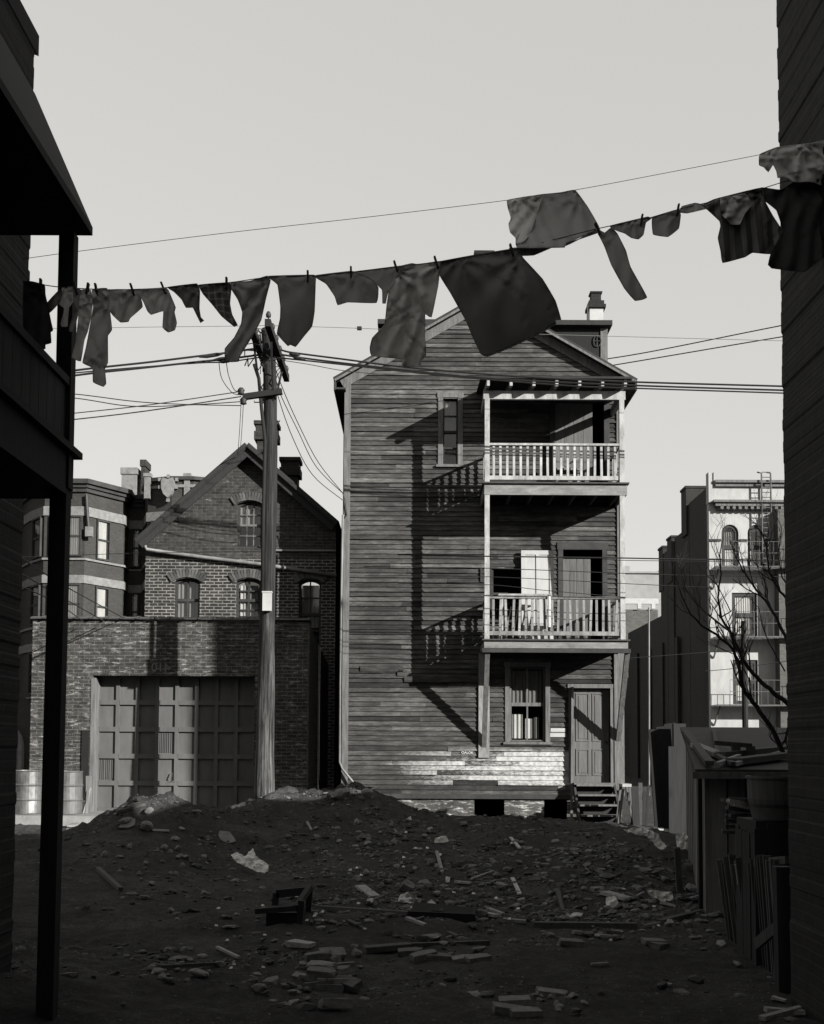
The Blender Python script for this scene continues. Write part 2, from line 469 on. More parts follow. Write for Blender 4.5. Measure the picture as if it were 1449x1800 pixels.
# ------------------------------------------------------------------ windows
def wbox(x0, x1, z0, z1): return [(x0, z0), (x1, z0), (x1, z1), (x0, z1)]
def warch(x0, x1, z0, z1, rise, n=10):
    """z1 is the crown of the arch"""
    pts = [(x0, z0), (x1, z0)]; c = (x0 + x1) / 2; hw = (x1 - x0) / 2
    if rise >= hw: 
        for i in range(n + 1):
            t = math.pi * i / n; pts.append((c + hw * math.cos(t), z1 - rise + rise * math.sin(t)))
    else:
        rad = (hw * hw + rise * rise) / (2 * rise); a = math.asin(hw / rad)
        for i in range(n + 1):
            t = a - 2 * a * i / n; pts.append((c + rad * math.sin(t), z1 - rad + rad * math.cos(t)))
    return pts
def inset(loop, d):
    cx = sum(p[0] for p in loop) / len(loop); cz = sum(p[1] for p in loop) / len(loop)
    x0 = min(p[0] for p in loop); x1 = max(p[0] for p in loop); z0 = min(p[1] for p in loop); z1 = max(p[1] for p in loop)
    kx = (x1 - x0 - 2*d) / (x1 - x0); kz = (z1 - z0 - 2*d) / (z1 - z0)
    mx, mz = (x0 + x1) / 2, (z0 + z1) / 2
    return [(mx + (x - mx) * kx, mz + (z - mz) * kz) for x, z in loop]
def wavy(mb, x0, x1, z0, z1, y, amp=.02, wl=.09):
    n = max(6, int((x1 - x0) / wl * 6)); vs = []; ph = R(0, 6)
    for i in range(n + 1):
        x = x0 + (x1 - x0) * i / n; yy = y + amp * math.sin(ph + x / wl * 6.28)
        vs += [(x, yy, z0), (x, yy, z1)]
    mb.add(vs, [(2*i, 2*i+2, 2*i+3, 2*i+1) for i in range(n)])
def window(parent, loop, y, fm, fw=.05, cols=2, rows=1, meet=True, curtain=None, bar=.025, fd=.09, proud=.0, ctop=.0, barm=None):
    """loop (x,z) = opening; the frame sits in it from y to y+fd"""
    f = MB().slab(loop, [inset(loop, fw)], y - proud, y + fd)
    w = f.build('window', fm, parent)
    il = inset(loop, fw + .002); x0 = min(p[0] for p in il); x1 = max(p[0] for p in il); z0 = min(p[1] for p in il); z1 = max(p[1] for p in il)
    s = MB(); zm = (z0 + z1) / 2
    yy = y + fd * .35
    if meet: s.box(x0, x1, yy - .02, yy + .03, zm - bar * 1.1, zm + bar * 1.1)
    for i in range(1, cols):
        x = x0 + (x1 - x0) * i / cols; s.box(x - bar/2, x + bar/2, yy - .012, yy + .018, z0, z1)
    for half in (0, 1):
        for j in range(1, rows):
            z = (z0 if half == 0 else zm) + (z1 - z0) / 2 * j / rows; s.box(x0, x1, yy - .01, yy + .016, z - bar/2, z + bar/2)
    if s.v: s.build('sash', barm or fm, w)
    pz = MB(); n = len(il); pz.add([(x, yy + .025, z) for x, z in il], [tuple(range(n))]); pz.build('pane', M['glass'], w)
    if curtain:
        for (cm, a, b, c, d) in curtain:
            cb = MB(); wavy(cb, x0 + (x1-x0)*a, x0 + (x1-x0)*b, z0 + (z1-z0)*c, z0 + (z1-z0)*d, y + fd * .35 + .05, .012)
            cb.build('curtain', M[cm], w)
    return w

# ================================================================== WOODEN HOUSE
YH, YP = 25.0, 23.8
def hx(px, py=1000): return PX(px, YH, py)
def hz(py, px=850): return PZ(py, YH, px)
def qx(px, py=1000): return PX(px, YP, py)
def qz(py, px=960): return PZ(py, YP, px)
XL, XR = hx(606), hx(1093)
ZB = hz(1397)
AP = (hx(850, 530), hz(527)); EL = (XL, hz(664, 610)); ER = (XR, hz(664, 1095))
house = thing('wooden_house', (1.5, YH, 0), 'tall narrow weathered clapboard house with two railed rear balconies', 'house')

def clap(mb, u0, u1, z0, z1, openings, place, exp=.106, joints=(1.2, 3.6)):
    """rows of lapped boards; u0/u1 functions of z; place(u, z, out) -> point"""
    z = z0
    while z < z1:
        zt = min(z + exp + R(-.004, .004), z1 + .001)
        segs = [(u0(z), u1(z), u0(zt), u1(zt))]
        zc = (z + zt) / 2
        for (a, b, c, d) in openings:
            if c < zc < d:
                out = []
                for s in segs:
                    if b <= s[0] or a >= s[1]: out.append(s); continue
                    if a > s[0]: out.append((s[0], a, s[2], a))
                    if b < s[1]: out.append((b, s[1], b, s[3]))
                segs = out
        for (a, b, at, bt) in segs:
            if b - a < .01: continue
            x = a; first = True
            while x < b - .001:
                e = min(b, x + R(*joints) * R(.5, 1))
                if b - e < .35: e = b
                tone = min(1, max(0, random.gauss(.5, .16)));
                if random.random() < .1: tone = R(.85, 1.25)
                elif random.random() < .06: tone = R(0, .1)
                n = max(1, int((e - x) / .5)); lift = R(0, .006) if random.random() < .8 else R(.008, .022); tilt = R(-.004, .004)
                vs = []
                for i in range(n + 1):
                    u = x + (e - x) * i / n
                    ut = u
                    if i == 0 and x == a: ut = at
                    if i == n and e == b: ut = bt
                    dz = R(-.003, .003) + tilt * (i / n - .5)
                    vs += [place(u, z + dz, .03 + lift), place(ut, zt + .012, .004), place(u, z + dz, 0)]
                fs = []
                for i in range(n):
                    k = 3 * i
                    fs += [(k, k+3, k+4, k+1), (k+2, k+5, k+3, k)]
                fs += [(2, 0, 1), (3*n, 3*n+2, 3*n+1)]
                mb.add(vs, fs, tone)
                x = e
        z = zt

# openings on the front (u0,u1,z0,z1)
O_top = (hx(779, 750), hx(805, 750), hz(818), hz(700))
O_d3 = (hx(976, 780), hx(1062, 780), hz(853), hz(706))
O_w2 = (hx(864, 1020), hx(932, 1020), hz(1090), hz(997))
O_d2 = (hx(990, 1050), hx(1059, 1050), hz(1128), hz(966))
O_w1 = (hx(896, 1240), hx(959, 1240), hz(1304), hz(1172))
O_d1 = (hx(1007, 1290), hx(1073, 1290), hz(1376), hz(1209))
OPEN = [O_top, O_d3, O_w2, O_d2, O_w1, O_d1]
def ul(z): return XL if z < EL[1] else XL + (AP[0] - XL) * (z - EL[1]) / (AP[1] - EL[1])
def ur(z): return XR if z < ER[1] else XR + (AP[0] - XR) * (z - ER[1]) / (AP[1] - ER[1])
mb = MB()
clap(mb, ul, ur, ZB, AP[1] - .05, OPEN, lambda u, z, o: (u, YH - o, z))
front = mb.build('front_wall', M['clap'], house)
# wooden sheathing behind the boards keeps the inside dark
mb = MB().slab([(XL+.01, ZB), (XR-.01, ZB), (XR-.01, ER[1]), (AP[0], AP[1]-.06), (XL+.01, EL[1])], [wbox(*o) for o in OPEN], YH + .004, YH + .14)
mb.build('sheathing', M['dark_wood'], house)
DEP = 9.0
for nm, X, sg in (('side_wall', XL, -1), ('side_wall', XR, 1)):
    mb = MB()
    clap(mb, lambda z: YH, lambda z: YH + DEP, ZB, EL[1], [], (lambda u, z, o, X=X, sg=sg: (X + sg * o, (u if sg > 0 else 2*YH + DEP - u), z)), joints=(3, 5))
    mb.box(X - .06, X + .06, YH + .15, YH + DEP, ZB, EL[1] + .1)
    mb.build(nm, M['clap'], house)
MB().slab([(XL, ZB), (XR, ZB), (XR, ER[1]), AP, (XL, EL[1])], [], YH + DEP - .05, YH + DEP + .06).build('back_wall', M['clap'], house)
# floors inside
mb = MB()
for zf in (ZB + .03, qz(1140), qz(870)): mb.box(XL + .1, XR - .1, YH + .15, YH + DEP - .1, zf, zf + .12)
mb.build('floor_deck', M['dark_wood'], house)
# corner boards, water table, frieze
MB().box(XL - .03, XL + .11, YH - .055, YH + .05, ZB - .02, EL[1]).build('corner_board', M['trim'], house)
MB().box(XR - .10, XR + .03, YH - .055, YH + .05, ZB - .02, ER[1]).build('corner_board', M['trim'], house)
MB().box(XL - .02, XR + .02, YH - .06, YH + .03, ZB - .09, ZB + .01).build('sill_board', M['trim_dark'], house)
# roof
def roof_slab(mb, a, b, y0, y1, th):
    (x0, z0), (x1, z1) = a, b
    d = Vector((x1 - x0, 0, z1 - z0)).normalized(); n = Vector((-d.z, 0, d.x))
    if n.z < 0: n = -n
    vs = []
    for y in (y0, y1):
        for p in (Vector((x0, y, z0)), Vector((x1, y, z1))):
            vs += [p, p + n * th]
    mb.add(vs, [(0,2,3,1),(4,5,7,6),(0,1,5,4),(2,6,7,3),(0,4,6,2),(1,3,7,5)])
sl = (AP[1] - EL[1]) / (AP[0] - XL); sr = (AP[1] - ER[1]) / (XR - AP[0])
tl = (XL - .24, EL[1] - .24 * sl); tr = (XR + .30, ER[1] - .30 * sr)
mb = MB()
roof_slab(mb, tl, (AP[0] + .03, AP[1] + .015), YH - .27, YH + DEP + .2, .075)
roof_slab(mb, (AP[0] - .03, AP[1] + .012), tr, YH - .267, YH + DEP + .203, .075)
rf = mb.build('roof', M['roof'], house)
mb = MB()
def rake(a, b, off, wdt, y0, y1):
    d = Vector((b[0]-a[0], 0, b[1]-a[1])).normalized(); n = Vector((-d.z, 0, d.x)); n = n if n.z < 0 else -n
    p = [Vector((a[0], 0, a[1])) + n*off, Vector((b[0], 0, b[1])) + n*off]; q = [v + n*wdt for v in p]
    lo = [p[0], p[1], q[1], q[0]]
    mb.add([(v.x, y, v.z) for y in (y0, y1) for v in lo], [(0,1,2,3),(7,6,5,4),(0,4,5,1),(1,5,6,2),(2,6,7,3),(3,7,4,0)])
rake((tl[0]+.1, tl[1]+.1*sl), AP, .004, .19, YH - .06, YH - .03)
rake(AP, (tr[0]-.14, tr[1]+.14*sr), .004, .19, YH - .063, YH - .033)
rake(tl, AP, -.02, .05, YH - .285, YH - .271)
rake(AP, tr, -.02, .05, YH - .286, YH - .272)
mb.build('rake_board', M['trim'], house)
for (x0, x1, z, s_) in ((tl[0], XL, EL[1], -1), (XR, tr[0], ER[1], 1)):
    mb = MB().box(x0 + .02, x1 - .0 if s_ < 0 else x1 - .02, YH - .26, YH + DEP, z - .34, z - .30)
    xo = x0 if s_ < 0 else x1
    mb.box(xo - .02, xo + .02, YH - .265, YH + DEP, z - .36, z - .13)
    mb.build('eave', M['trim_dark'], house)
# cross dormer with flat roof
YD = 27.2
dx0, dx1, dzt = PX(668, YD, 570), PX(1066, YD, 600), PZ(576, YD, 1000)
dm = MB().box(dx0, dx1, YD, YD + 3.6, EL[1] + .1, dzt).build('dormer', M['black_tar'], house)
MB().box(dx0 - .05, dx1 + .12, YD - .2, YD + 3.8, dzt + .003, dzt + .12).build('dormer_roof', M['roof'], dm)
MB().box(dx1 - .14, dx1 + .03, YD - .03, YD + .2, EL[1] + .1, dzt - .01).build('corner_board', M['trim'], dm)
c = P(1050, 600, YD); mb = MB()
mb.tube([c + Vector((.09*math.cos(t*.5236), -.03, .14*math.sin(t*.5236))) for t in range(13)], .014, 5, caps=False)
mb.beam(c + Vector((-.08, -.03, 0)), c + Vector((.08, -.03, 0)), .015, .015); mb.beam(c + Vector((0, -.03, -.13)), c + Vector((0, -.03, .13)), .015, .015)
mb.build('vent', M['iron'], dm)
# chimneys
Yc = 29.2
def chimney(parent, px0, px1, pyt, pyb, Y, m, capm, pybase=None):
    x0, x1 = PX(px0, Y, pyt), PX(px1, Y, pyt); zt, zm = PZ(pyt, Y, px0), PZ(pyb, Y, px0)
    w_ = x1 - x0
    c = MB().box(x0, x1, Y, Y + w_, zm, zt).build('chimney', m, parent)
    return c, x0, x1, zt, w_
ch, x0, x1, zt, w_ = chimney(house, 1037, 1061, 541, 640, Yc, M['white'], M['brick_dark'])
mb = MB().box(x0 - .06, x1 + .06, Yc - .06, Yc + w_ + .06, zt + .003, zt + .09)
mb.box(x0 - .02, x1 + .02, Yc - .02, Yc + w_ + .02, zt + .09, zt + .2)
mb.box(x0 + .05, x1 - .05, Yc + .05, Yc + w_ - .05, zt + .2, zt + .42); mb.box(x0 + .02, x1 - .02, Yc + .02, Yc + w_ - .02, zt + .42, zt + .46)
mb.build('chimney_cap', M['brick_dark'], ch)
ch, x0, x1, zt, w_ = chimney(house, 837, 866, 447, 600, Yc, M['brick_chim'], None)
MB().box(x0 - .05, x1 + .05, Yc - .05, Yc + w_ + .05, zt + .003, zt + .09).build('chimney_cap', M['brick_dark'], ch)
MB().tube([P(1033, 566, 29), P(1033, 537, 29)], .02, 6).build('vent_pipe', M['iron'], house)
# foundation
zb = -.35
bw1 = (hx(834, 1420), hx(887, 1420), hz(1440), hz(1401)); bw2 = (hx(957, 1420), hx(997, 1420), hz(1440), hz(1401))
fo = MB().slab(wbox(XL + .02, XR - .02, zb, ZB - .09), [wbox(*bw1), wbox(*bw2)], YH + .01, YH + .3)
fo.box(XL + .02, XL + .3, YH + .3, YH + DEP, zb, ZB - .09); fo.box(XR - .3, XR - .02, YH + .3, YH + DEP, zb, ZB - .09); fo.box(XL + .3, XR - .3, YH + DEP - .3, YH + DEP, zb, ZB - .09)
fo.build('foundation', M['foundation'], house)
for b in (bw1, bw2):
    MB().slab(wbox(*b), [inset(wbox(*b), .045)], YH + .06, YH + .14).build('basement_window', M['trim_dark'], house)
MB().box(XL + .3, XR - .3, YH + 1.4, YH + 1.45, zb, ZB - .09).build('cellar_backing', M['void'], house)  # near-black sheet standing in for the darkness of the cellar

# window trims
def casing(o, wd, m, parent, name='casing', sill=True, head=.0):
    a, b, c, d = o; mb = MB()
    mb.box(a - wd, a, YH - .05, YH + .03, c, d); mb.box(b, b + wd, YH - .05, YH + .03, c, d)
    mb.box(a - wd - .02, b + wd + .02, YH - .054, YH + .03, d + .002, d + wd + head)
    if sill: mb.box(a - wd - .04, b + wd + .04, YH - .09, YH + .03, c - .055, c - .002)
    return mb.build(name, m, parent)
wt = window(house, wbox(*O_top), YH + .02, M['trim_dark'], .03, 1, 2, True, [('curtain_grey', 0, 1, .5, 1)])
casing(O_top, .11, M['trim'], wt, 'frame')
ww = window(house, wbox(*O_w1), YH + .02, M['trim'], .045, 2, 1, True, [('curtain', .03, .36, .02, .36), ('curtain', .42, .66, .02, .30), ('curtain_grey', .72, .88, .02, .32), ('curtain_grey', .03, .96, .52, .98)], bar=.035)
casing(O_w1, .1, M['trim'], ww, 'frame')
w2 = window(house, wbox(*O_w2), YH + .02, M['trim_dark'], .045, 1, 1, True)
casing(O_w2, .06, M['trim_dark'], w2, 'frame')
def plank_door(o, x0, x1, depth, n, m, name='door', top=None):
    a, b, c, d = o; mb = MB(); xs = [x0 + (x1 - x0) * i / n for i in range(n + 1)]
    for i in range(n): mb.box(xs[i] + .004, xs[i+1] - .004, YH + depth, YH + depth + .035, c + .01, (top or d) - .01, R(.2, .9))
    mb.box(x0, x1, YH + depth + .036, YH + depth + .05, c + .01, (top or d) - .02, .1)
    dd = mb.build(name, m, house); return dd
d3 = plank_door(O_d3, O_d3[0], hx(1043, 780), .05, 4, M['plank'])
casing(O_d3, .12, M['trim_dark'], d3, 'frame', False)
d2 = plank_door(O_d2, O_d2[0] + .01, hx(1040, 1050), .08, 4, M['plank'], top=hz(980))
casing(O_d2, .11, M['trim_dark'], d2, 'frame', False, .05)
# panelled ground-floor door
a, b, c_, d_ = O_d1; mb = MB().box(a + .01, b - .01, YH + .10, YH + .14, c_ + .01, d_ - .01)
for (u0, u1, v0, v1) in ((.1, .46, .08, .36), (.54, .9, .08, .36), (.1, .46, .44, .95), (.54, .9, .44, .95)):
    X0, X1 = a + (b-a)*u0, a + (b-a)*u1; Z0, Z1 = c_ + (d_-c_)*v0, c_ + (d_-c_)*v1
    mb.slab(wbox(X0, X1, Z0, Z1), [inset(wbox(X0, X1, Z0, Z1), .025)], YH + .085, YH + .1)
    mb.box(X0 + .06, X1 - .06, YH + .09, YH + .1, Z0 + .06, Z1 - .06)
d1 = mb.build('door', M['plank'], house)
MB().lathe((0, 0, 0), [(.012, 0), (.03, .02), (.028, .045), (.01, .055)], 10).xform(Matrix.Translation((b - .08, YH + .1, c_ + .9)) @ Matrix.Rotation(math.pi/2, 4, 'X')).build('handle', M['iron'], d1, smooth=True)
casing(O_d1, .09, M['trim'], d1, 'frame', False)
# white paint daubed beside the window
mb = MB(); x0, x1 = hx(968, 1290), hx(995, 1290)
mb.box(x0, x1, YH - .034, YH - .005, hz(1286.5), hz(1279.5)); mb.box(x0 - .01, x1, YH - .034, YH - .005, hz(1295), hz(1288))
mb.build('painted_board', M['white'], house)

# ---- porch
px0, px1 = qx(856.5, 780), qx(1093, 780)      # post centres
F1, F2 = (qz(1140), qz(1127)), (qz(871), qz(852))   # fascia z ranges
def porch_floor(z0, z1):
    mb = MB()
    n = 22
    for i in range(n):
        y0 = YP - .12 + (YH - .05 - YP + .12) * i / n; y1 = YP - .12 + (YH - .05 - YP + .12) * (i + 1) / n
        mb.box(px0 - .10, px1 + .14, y0 + .003, y1 - .003, z1 + .002, z1 + .034 + R(-.003, .003))
    for i in range(7):
        x = px0 + .05 + (px1 - px0 - .1) * i / 6; mb.box(x - .025, x + .025, YP + .055, YH - .05, z0 + .03, z1 - .001)
    fl = mb.build('balcony_floor', M['floorwood'], house)
    mb = MB().box(px0 - .06, px1 + .10, YP - .06, YP - .02, z0, z1)
    mb.box(px0 - .065, px0 - .025, YP - .018, YH - .05, z0 + .01, z1 - .002); mb.box(px1 + .06, px1 + .1, YP - .018, YH - .05, z0 + .01, z1 - .002)
    mb.build('fascia', M['fascia'], fl)
    return fl
porch_floor(*F1); porch_floor(*F2)
def railing(zt, zbm, zb0, n, m, mrail, jit):
    mb = MB()
    mb.box(px0 + .05, px1 - .05, YP - .045, YP + .045, zt - .045, zt)
    mb.box(px0 + .05, px1 - .05, YP - .03, YP + .03, zbm - .085, zbm)
    for X in (px0, px1):
        mb.box(X - .03, X + .03, YP + .055, YH - .05, zt - .045, zt - .002); mb.box(X - .025, X + .025, YP + .055, YH - .05, zbm - .08, zbm)
    r = mb.build('railing', mrail, house)
    for i in range(n):
        x = px0 + .05 + (px1 - px0 - .1) * (i + .65) / (n + .3)
        dxx = R(-jit, jit)
        MB().beam((x, YP, zbm - .02), (x + dxx, YP, zt - .045), .05, .032, (0, 1, 0), R(.35, .9)).build('baluster', m, r)
    for X in (px0, px1):
        for i in range(7):
            y = YP + .14 + (YH - YP - .3) * i / 6
            MB().beam((X, y, zbm), (X, y, zt - .045), .032, .05, (0, 1, 0), R(.3, .8)).build('baluster', m, r)
    return r
railing(qz(780), qz(837), qz(846), 19, M['rail_paint'], M['rail_paint'], .006)
railing(qz(1049), qz(1110), qz(1118), 20, M['rail_grey'], M['rail_grey'], .03)
ZBEAM = (qz(703), qz(688))
for X in (px0, px1):
    mb = MB()
    mb.box(X - .052, X + .052, YP - .052, YP + .052, F1[1] + .036, F2[0] + .02); mb.box(X - .052, X + .052, YP - .052, YP + .052, F2[1] + .036, ZBEAM[0] - .001)
    mb.build('porch_post', M['rail_paint'], house)
# porch roof
ztop = ZBEAM[1]
mb = MB(); mb.box(px0 - .08, px1 + .08, YP - .05, YP + .05, ZBEAM[0], ZBEAM[1] - .002)
mb.box(px0 - .06, px0 + .03, YP + .052, YH - .05, ZBEAM[0] + .01, ZBEAM[1] - .004); mb.box(px1 - .03, px1 + .06, YP + .052, YH - .05, ZBEAM[0] + .01, ZBEAM[1] - .004)
pr = mb.build('porch_beam', M['rail_paint'], house)
for i in range(7):
    x = px0 + .0 + (px1 - px0 + .06) * i / 6.08
    MB().beam((x, YP - .38, ztop + .07), (x, YH - .05, ztop + .24), .06, .14, tone=R(.5, .9)).build('rafter', M['rail_paint'], house)
vs = []
for x in (px0 - .16, px1 + .16):
    for y, z in ((YP - .44, ztop + .142), (YH - .03, ztop + .325)):
        vs += [(x, y, z), (x, y, z + .045)]
MB().add(vs, [(0,1,3,2),(4,6,7,5),(0,4,5,1),(2,3,7,6),(0,2,6,4),(1,5,7,3)]).build('porch_roof', M['roof'], house)
# braces, wall boards below the first balcony
zwl = hz(1312)
for (pxw, pxf) in ((851, 855), (1086, 1091)):
    X = hx(pxw, 1200)
    MB().beam((X, YH - .03, zwl if pxw < 1000 else hz(1300)), (X, YP + .02, F1[0] - .03), .10, .10).build('brace', M['trim'], house)
    hw_ = .12 if pxw < 1000 else .085
    MB().box(X - hw_, X + hw_, YH - .07, YH - .02, hz(1332) if pxw < 1000 else hz(1388), F1[0] - .02).build('wall_board', M['rail_grey' if pxw < 1000 else 'trim'], house)
MB().box(px0 - .1, px1 + .16, YP - .05, YP + .06, F1[0] - .09, F1[0] - .003).build('porch_beam', M['trim_dark'], house)
# steps
sx0, sx1 = hx(1008, 1400), hx(1078, 1400); zs = O_d1[2]
st = MB().beam((sx0, YH - .1, zs - .06), (sx0, YH - .95, -.05), .045, .2).build('steps', M['trim_dark'], house)  # dark stringers put the shade of the steps into the colour
MB().beam((sx1, YH - .1, zs - .06), (sx1, YH - .95, -.05), .045, .2).build('stringer', M['trim_dark'], st)
for i in range(4):
    y = YH - .06 - .25 * i; z = zs - .02 - (zs + .0) * i / 4
    td = MB().box(sx0 + .03, sx1 - .03, y - .26, y, z - .035, z).build('tread', M['trim'], st)
    MB().box(sx0 + .035, sx1 - .035, y - .03, y - .005, max(-.2, z - .26), z - .037).build('riser', M['dark_wood'], td)  # dark boards added so the gaps behind the treads look shaded
MB().beam((hx(1003, 1300), YH - .12, -.1), (hx(1006, 1300), YH - .1, hz(1207)), .05, .06, (0, 1, 0)).build('step_post', M['trim'], house)
mb = MB().box(sx0 - .02, sx1 + .02, YH - .3, YH - .062, zs - .02, zs + .015); mb.box(sx0, sx1, YH - .05, YH - .03, zs - .2, zs - .02)
mb.build('door_step', M['plank'], house)
# downspout
pts = [P(603, 905, YH - .1), P(601, 1000, YH - .1), P(598, 1200, YH - .1), P(597, 1340, YH - .1), P(602, 1352, YH - .12), P(630, 1386, YH - .2)]
MB().tube(pts, .025, 8).build('downspout', M['zinc'], house, smooth=True)
mb = MB(); mb.tube([P(603, 868, YH - .08), P(607, 880, YH - .09), P(610, 905, YH - .08), P(605, 912, YH - .08)], .012, 5)
mb.build('wire_bracket', M['iron'], house)
mb = MB(); x = hx(846, 1010); mb.box(x - .02, x + .02, YH - .06, YH - .02, hz(1024), hz(1000)); mb.build('shutter_hook', M['iron'], house)
# loose boards patched on the front
mb = MB()
for (a, b, y) in ((635, 710, 1177), (712, 850, 1195), (700, 720, 1185)):
    mb.box(hx(a), hx(b), YH - .055, YH - .02, hz(y + 5), hz(y - 5), R(.2, .7))
mb.build('patch_board', M['clap'], house)

# chalk writing
def text(s, h, m, name, parent, loc, mirror=False, depth=.002, ry=0):
    cu = bpy.data.curves.new('t', 'FONT'); cu.body = s; cu.size = h * 1.4; cu.extrude = depth
    o = bpy.data.objects.new('t', cu); COL.objects.link(o)
    me = bpy.data.meshes.new_from_object(o)
    bpy.data.objects.remove(o)
    me.materials.clear(); me.materials.append(m)
    Mx = Matrix.Rotation(math.pi / 2, 4, 'X')
    if mirror: Mx = Mx @ Matrix.Scale(-1, 4, (1, 0, 0))
    me.transform(Mx)
    if mirror: me.flip_normals()
    t = bpy.data.objects.new(name, me); COL.objects.link(t); t.parent = parent
    t.location = Vector(loc) - LOC[parent.name]; t.rotation_euler = (0, ry, 0)
    reg(t, loc); return t
text('OALOK', .055, M['chalk'], 'chalk_writing', house, (hx(811, 1322), YH - .045, hz(1325)), ry=.02)

# things on the balconies
Zf1 = F1[1] + .036
t_ = thing('white_door', (0, 0, 0), 'white panelled door leaning against wall on the lower balcony', 'door')
LOC[t_.name] = Vector((hx(945, 1050), YH - .25, Zf1)); t_.location = LOC[t_.name]
def lean(mb, ang): 
    c = LOC[t_.name]; return mb.xform(Matrix.Translation(c) @ Matrix.Rotation(-ang, 4, 'X') @ Matrix.Translation(-c))
X0, X1 = P(917, 1000, YH - .2).x, P(974, 1000, YH - .2).x; Z1 = PZ(966, YH - .15)
y = YH - .25
mb = MB().box(X0, X1, y, y + .03, Zf1 + .002, Z1)
mb.slab(wbox(X0, X1, Zf1 + .002, Z1), [wbox(X0 + .09, (X0+X1)/2 - .03, Zf1 + .2, Z1 - .1), wbox((X0+X1)/2 + .03, X1 - .09, Zf1 + .2, Z1 - .1)], y - .018, y - .001)
lean(mb, .06).build('panel', M['whitedoor'], t_)
lean(MB().box(X1 - .09, X1 - .06, y - .035, y - .02, Zf1 + 1.0, Zf1 + 1.1), .06).build('latch', M['iron'], t_)
mb = MB(); X0, X1 = PX(876, 24.3, 1048), PX(971, 24.3, 1048); z = PZ(1043, 24.3)
for i in range(5): mb.box(X0, X1 * (.5 if i % 2 else .98) + X0 * (.5 if i % 2 else .02), 24.2 + i*.06, 24.255 + i*.06, z - .05, z - .01, R(.2, .9))
for x in (X0 + .08, X1 - .1): mb.box(x - .025, x + .025, 24.22, 24.27, Zf1, z - .051); mb.box(x - .025, x + .025, 24.42, 24.47, Zf1, z - .051)
tag(mb.build('wooden_bench', M['rail_paint']), 'low bench of pale boards behind the lower balcony railing', 'bench')
mb = MB(); 
for i in range(5):
    xa = PX(875 + i * 13, 24.05, 1080)
    mb.beam((xa, 24.05, Zf1 + .02), (xa + .13, 24.05, Zf1 + .72), .03, .015, (0, 1, 0), R(.3, .9))
mb.beam((PX(873, 24.07), 24.07, Zf1 + .66), (PX(945, 24.07), 24.07, Zf1 + .64), .03, .02); mb.beam((PX(873, 24.07), 24.07, Zf1 + .1), (PX(945, 24.07), 24.07, Zf1 + .1), .03, .02)
tag(mb.build('slatted_gate', M['rail_grey']), 'slanting pale slats of a gate stood behind the lower balcony railing', 'gate')
mb = MB(); xa = PX(966, YP - .08); 
mb.add([(xa + dx_, YP - .075 + dy, z) for z in (qz(1046), qz(1075), qz(1103)) for dx_, dy in ((-.035, 0), (0, -.012), (.03, 0))], [(0,3,4,1),(1,4,5,2),(3,6,7,4),(4,7,8,5)])
tag(mb.build('rag', M['white'], solid=.004), 'narrow white rag hanging over the lower balcony railing', 'rag')
Zf2 = F2[1] + .036
mb = MB(); xa = PX(998, 24.3, 830)
mb.box(xa - .3, xa + .25, 24.2, 24.6, Zf2 + .38, Zf2 + .42)
for (i, j) in ((-.28, 24.22), (.22, 24.22), (-.28, 24.57), (.22, 24.57)): mb.box(xa + i - .02, xa + i + .02, j - .02, j + .02, Zf2, Zf2 + .38)
mb.beam((xa - .25, 24.55, Zf2 + .42), (xa + .3, 24.62, Zf2 + .75), .05, .03); mb.beam((xa + .2, 24.5, Zf2 + .42), (xa - .2, 24.62, Zf2 + .7), .05, .03)
tag(mb.build('wooden_chair', M['rail_grey']), 'pale wooden chair behind the upper balcony railing', 'chair')

# ================================================================== GARAGE
YG = 24.0
garage = thing('brick_garage', (-5, YG, .2), 'low flat-roofed brick garage with wide panelled door', 'garage')
ga, gb = PX(54, YG, 1250), PX(540, YG, 1250); gz = PZ(1092, YG, 300)
da, db, dzt, dzb = PX(161, YG, 1300), PX(447, YG, 1300), PZ(1188, YG, 300), .19
MB().slab([(ga, -.1), (da, -.1), (da, dzt), (db, dzt), (db, -.1), (gb, -.1), (gb, gz), (ga, gz)], [], YG, YG + .42).build('front_wall', M['brick_garage'], garage)
Ygb = 26.1; gbx = gb + .28
mb = MB()
mb.add([(gb - .3, YG + .42, -.1), (gb, YG + .42, -.1), (gbx, Ygb, -.1), (gbx - .3, Ygb, -.1), (gb - .3, YG + .42, gz - .03), (gb, YG + .42, gz - .03), (gbx, Ygb, gz - .75), (gbx - .3, Ygb, gz - .75)],
       [(0,3,2,1),(4,5,6,7),(0,1,5,4),(1,2,6,5),(2,3,7,6),(3,0,4,7)])
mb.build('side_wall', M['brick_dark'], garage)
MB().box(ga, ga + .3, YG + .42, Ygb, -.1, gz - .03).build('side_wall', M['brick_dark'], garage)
MB().box(ga + .3, gb - .3, YG + .42, Ygb, gz - .4, gz - .3).build('roof', M['roof'], garage)
MB().box(ga + .3, gb - .3, Ygb - .1, Ygb, -.1, gz - .4).build('back_wall', M['brick_dark'], garage)
mb = MB(); n = 18
for i in range(n):
    xa, xb = ga - .04 + (gb - ga + .08) * i / n, ga - .04 + (gb - ga + .08) * (i + 1) / n
    z = gz + .03
    prof = [(.27 * math.cos(t), .075 * math.sin(t)) for t in [math.pi * k / 8 for k in range(9)]]
    for (u0, u1, s_) in ((xa, xb - .05, 1), (xb - .05, xb - .002, 1.22)):
        vs = [(x, YG + .2 + a * s_, z + b * s_) for x in (u0, u1) for a, b in prof]
        m = len(prof)
        mb.add(vs, [(k, k+1, m+k+1, m+k) for k in range(m-1)] + [tuple(range(m))[::-1], tuple(range(m, 2*m)), (0, m, 2*m-1, m-1)])
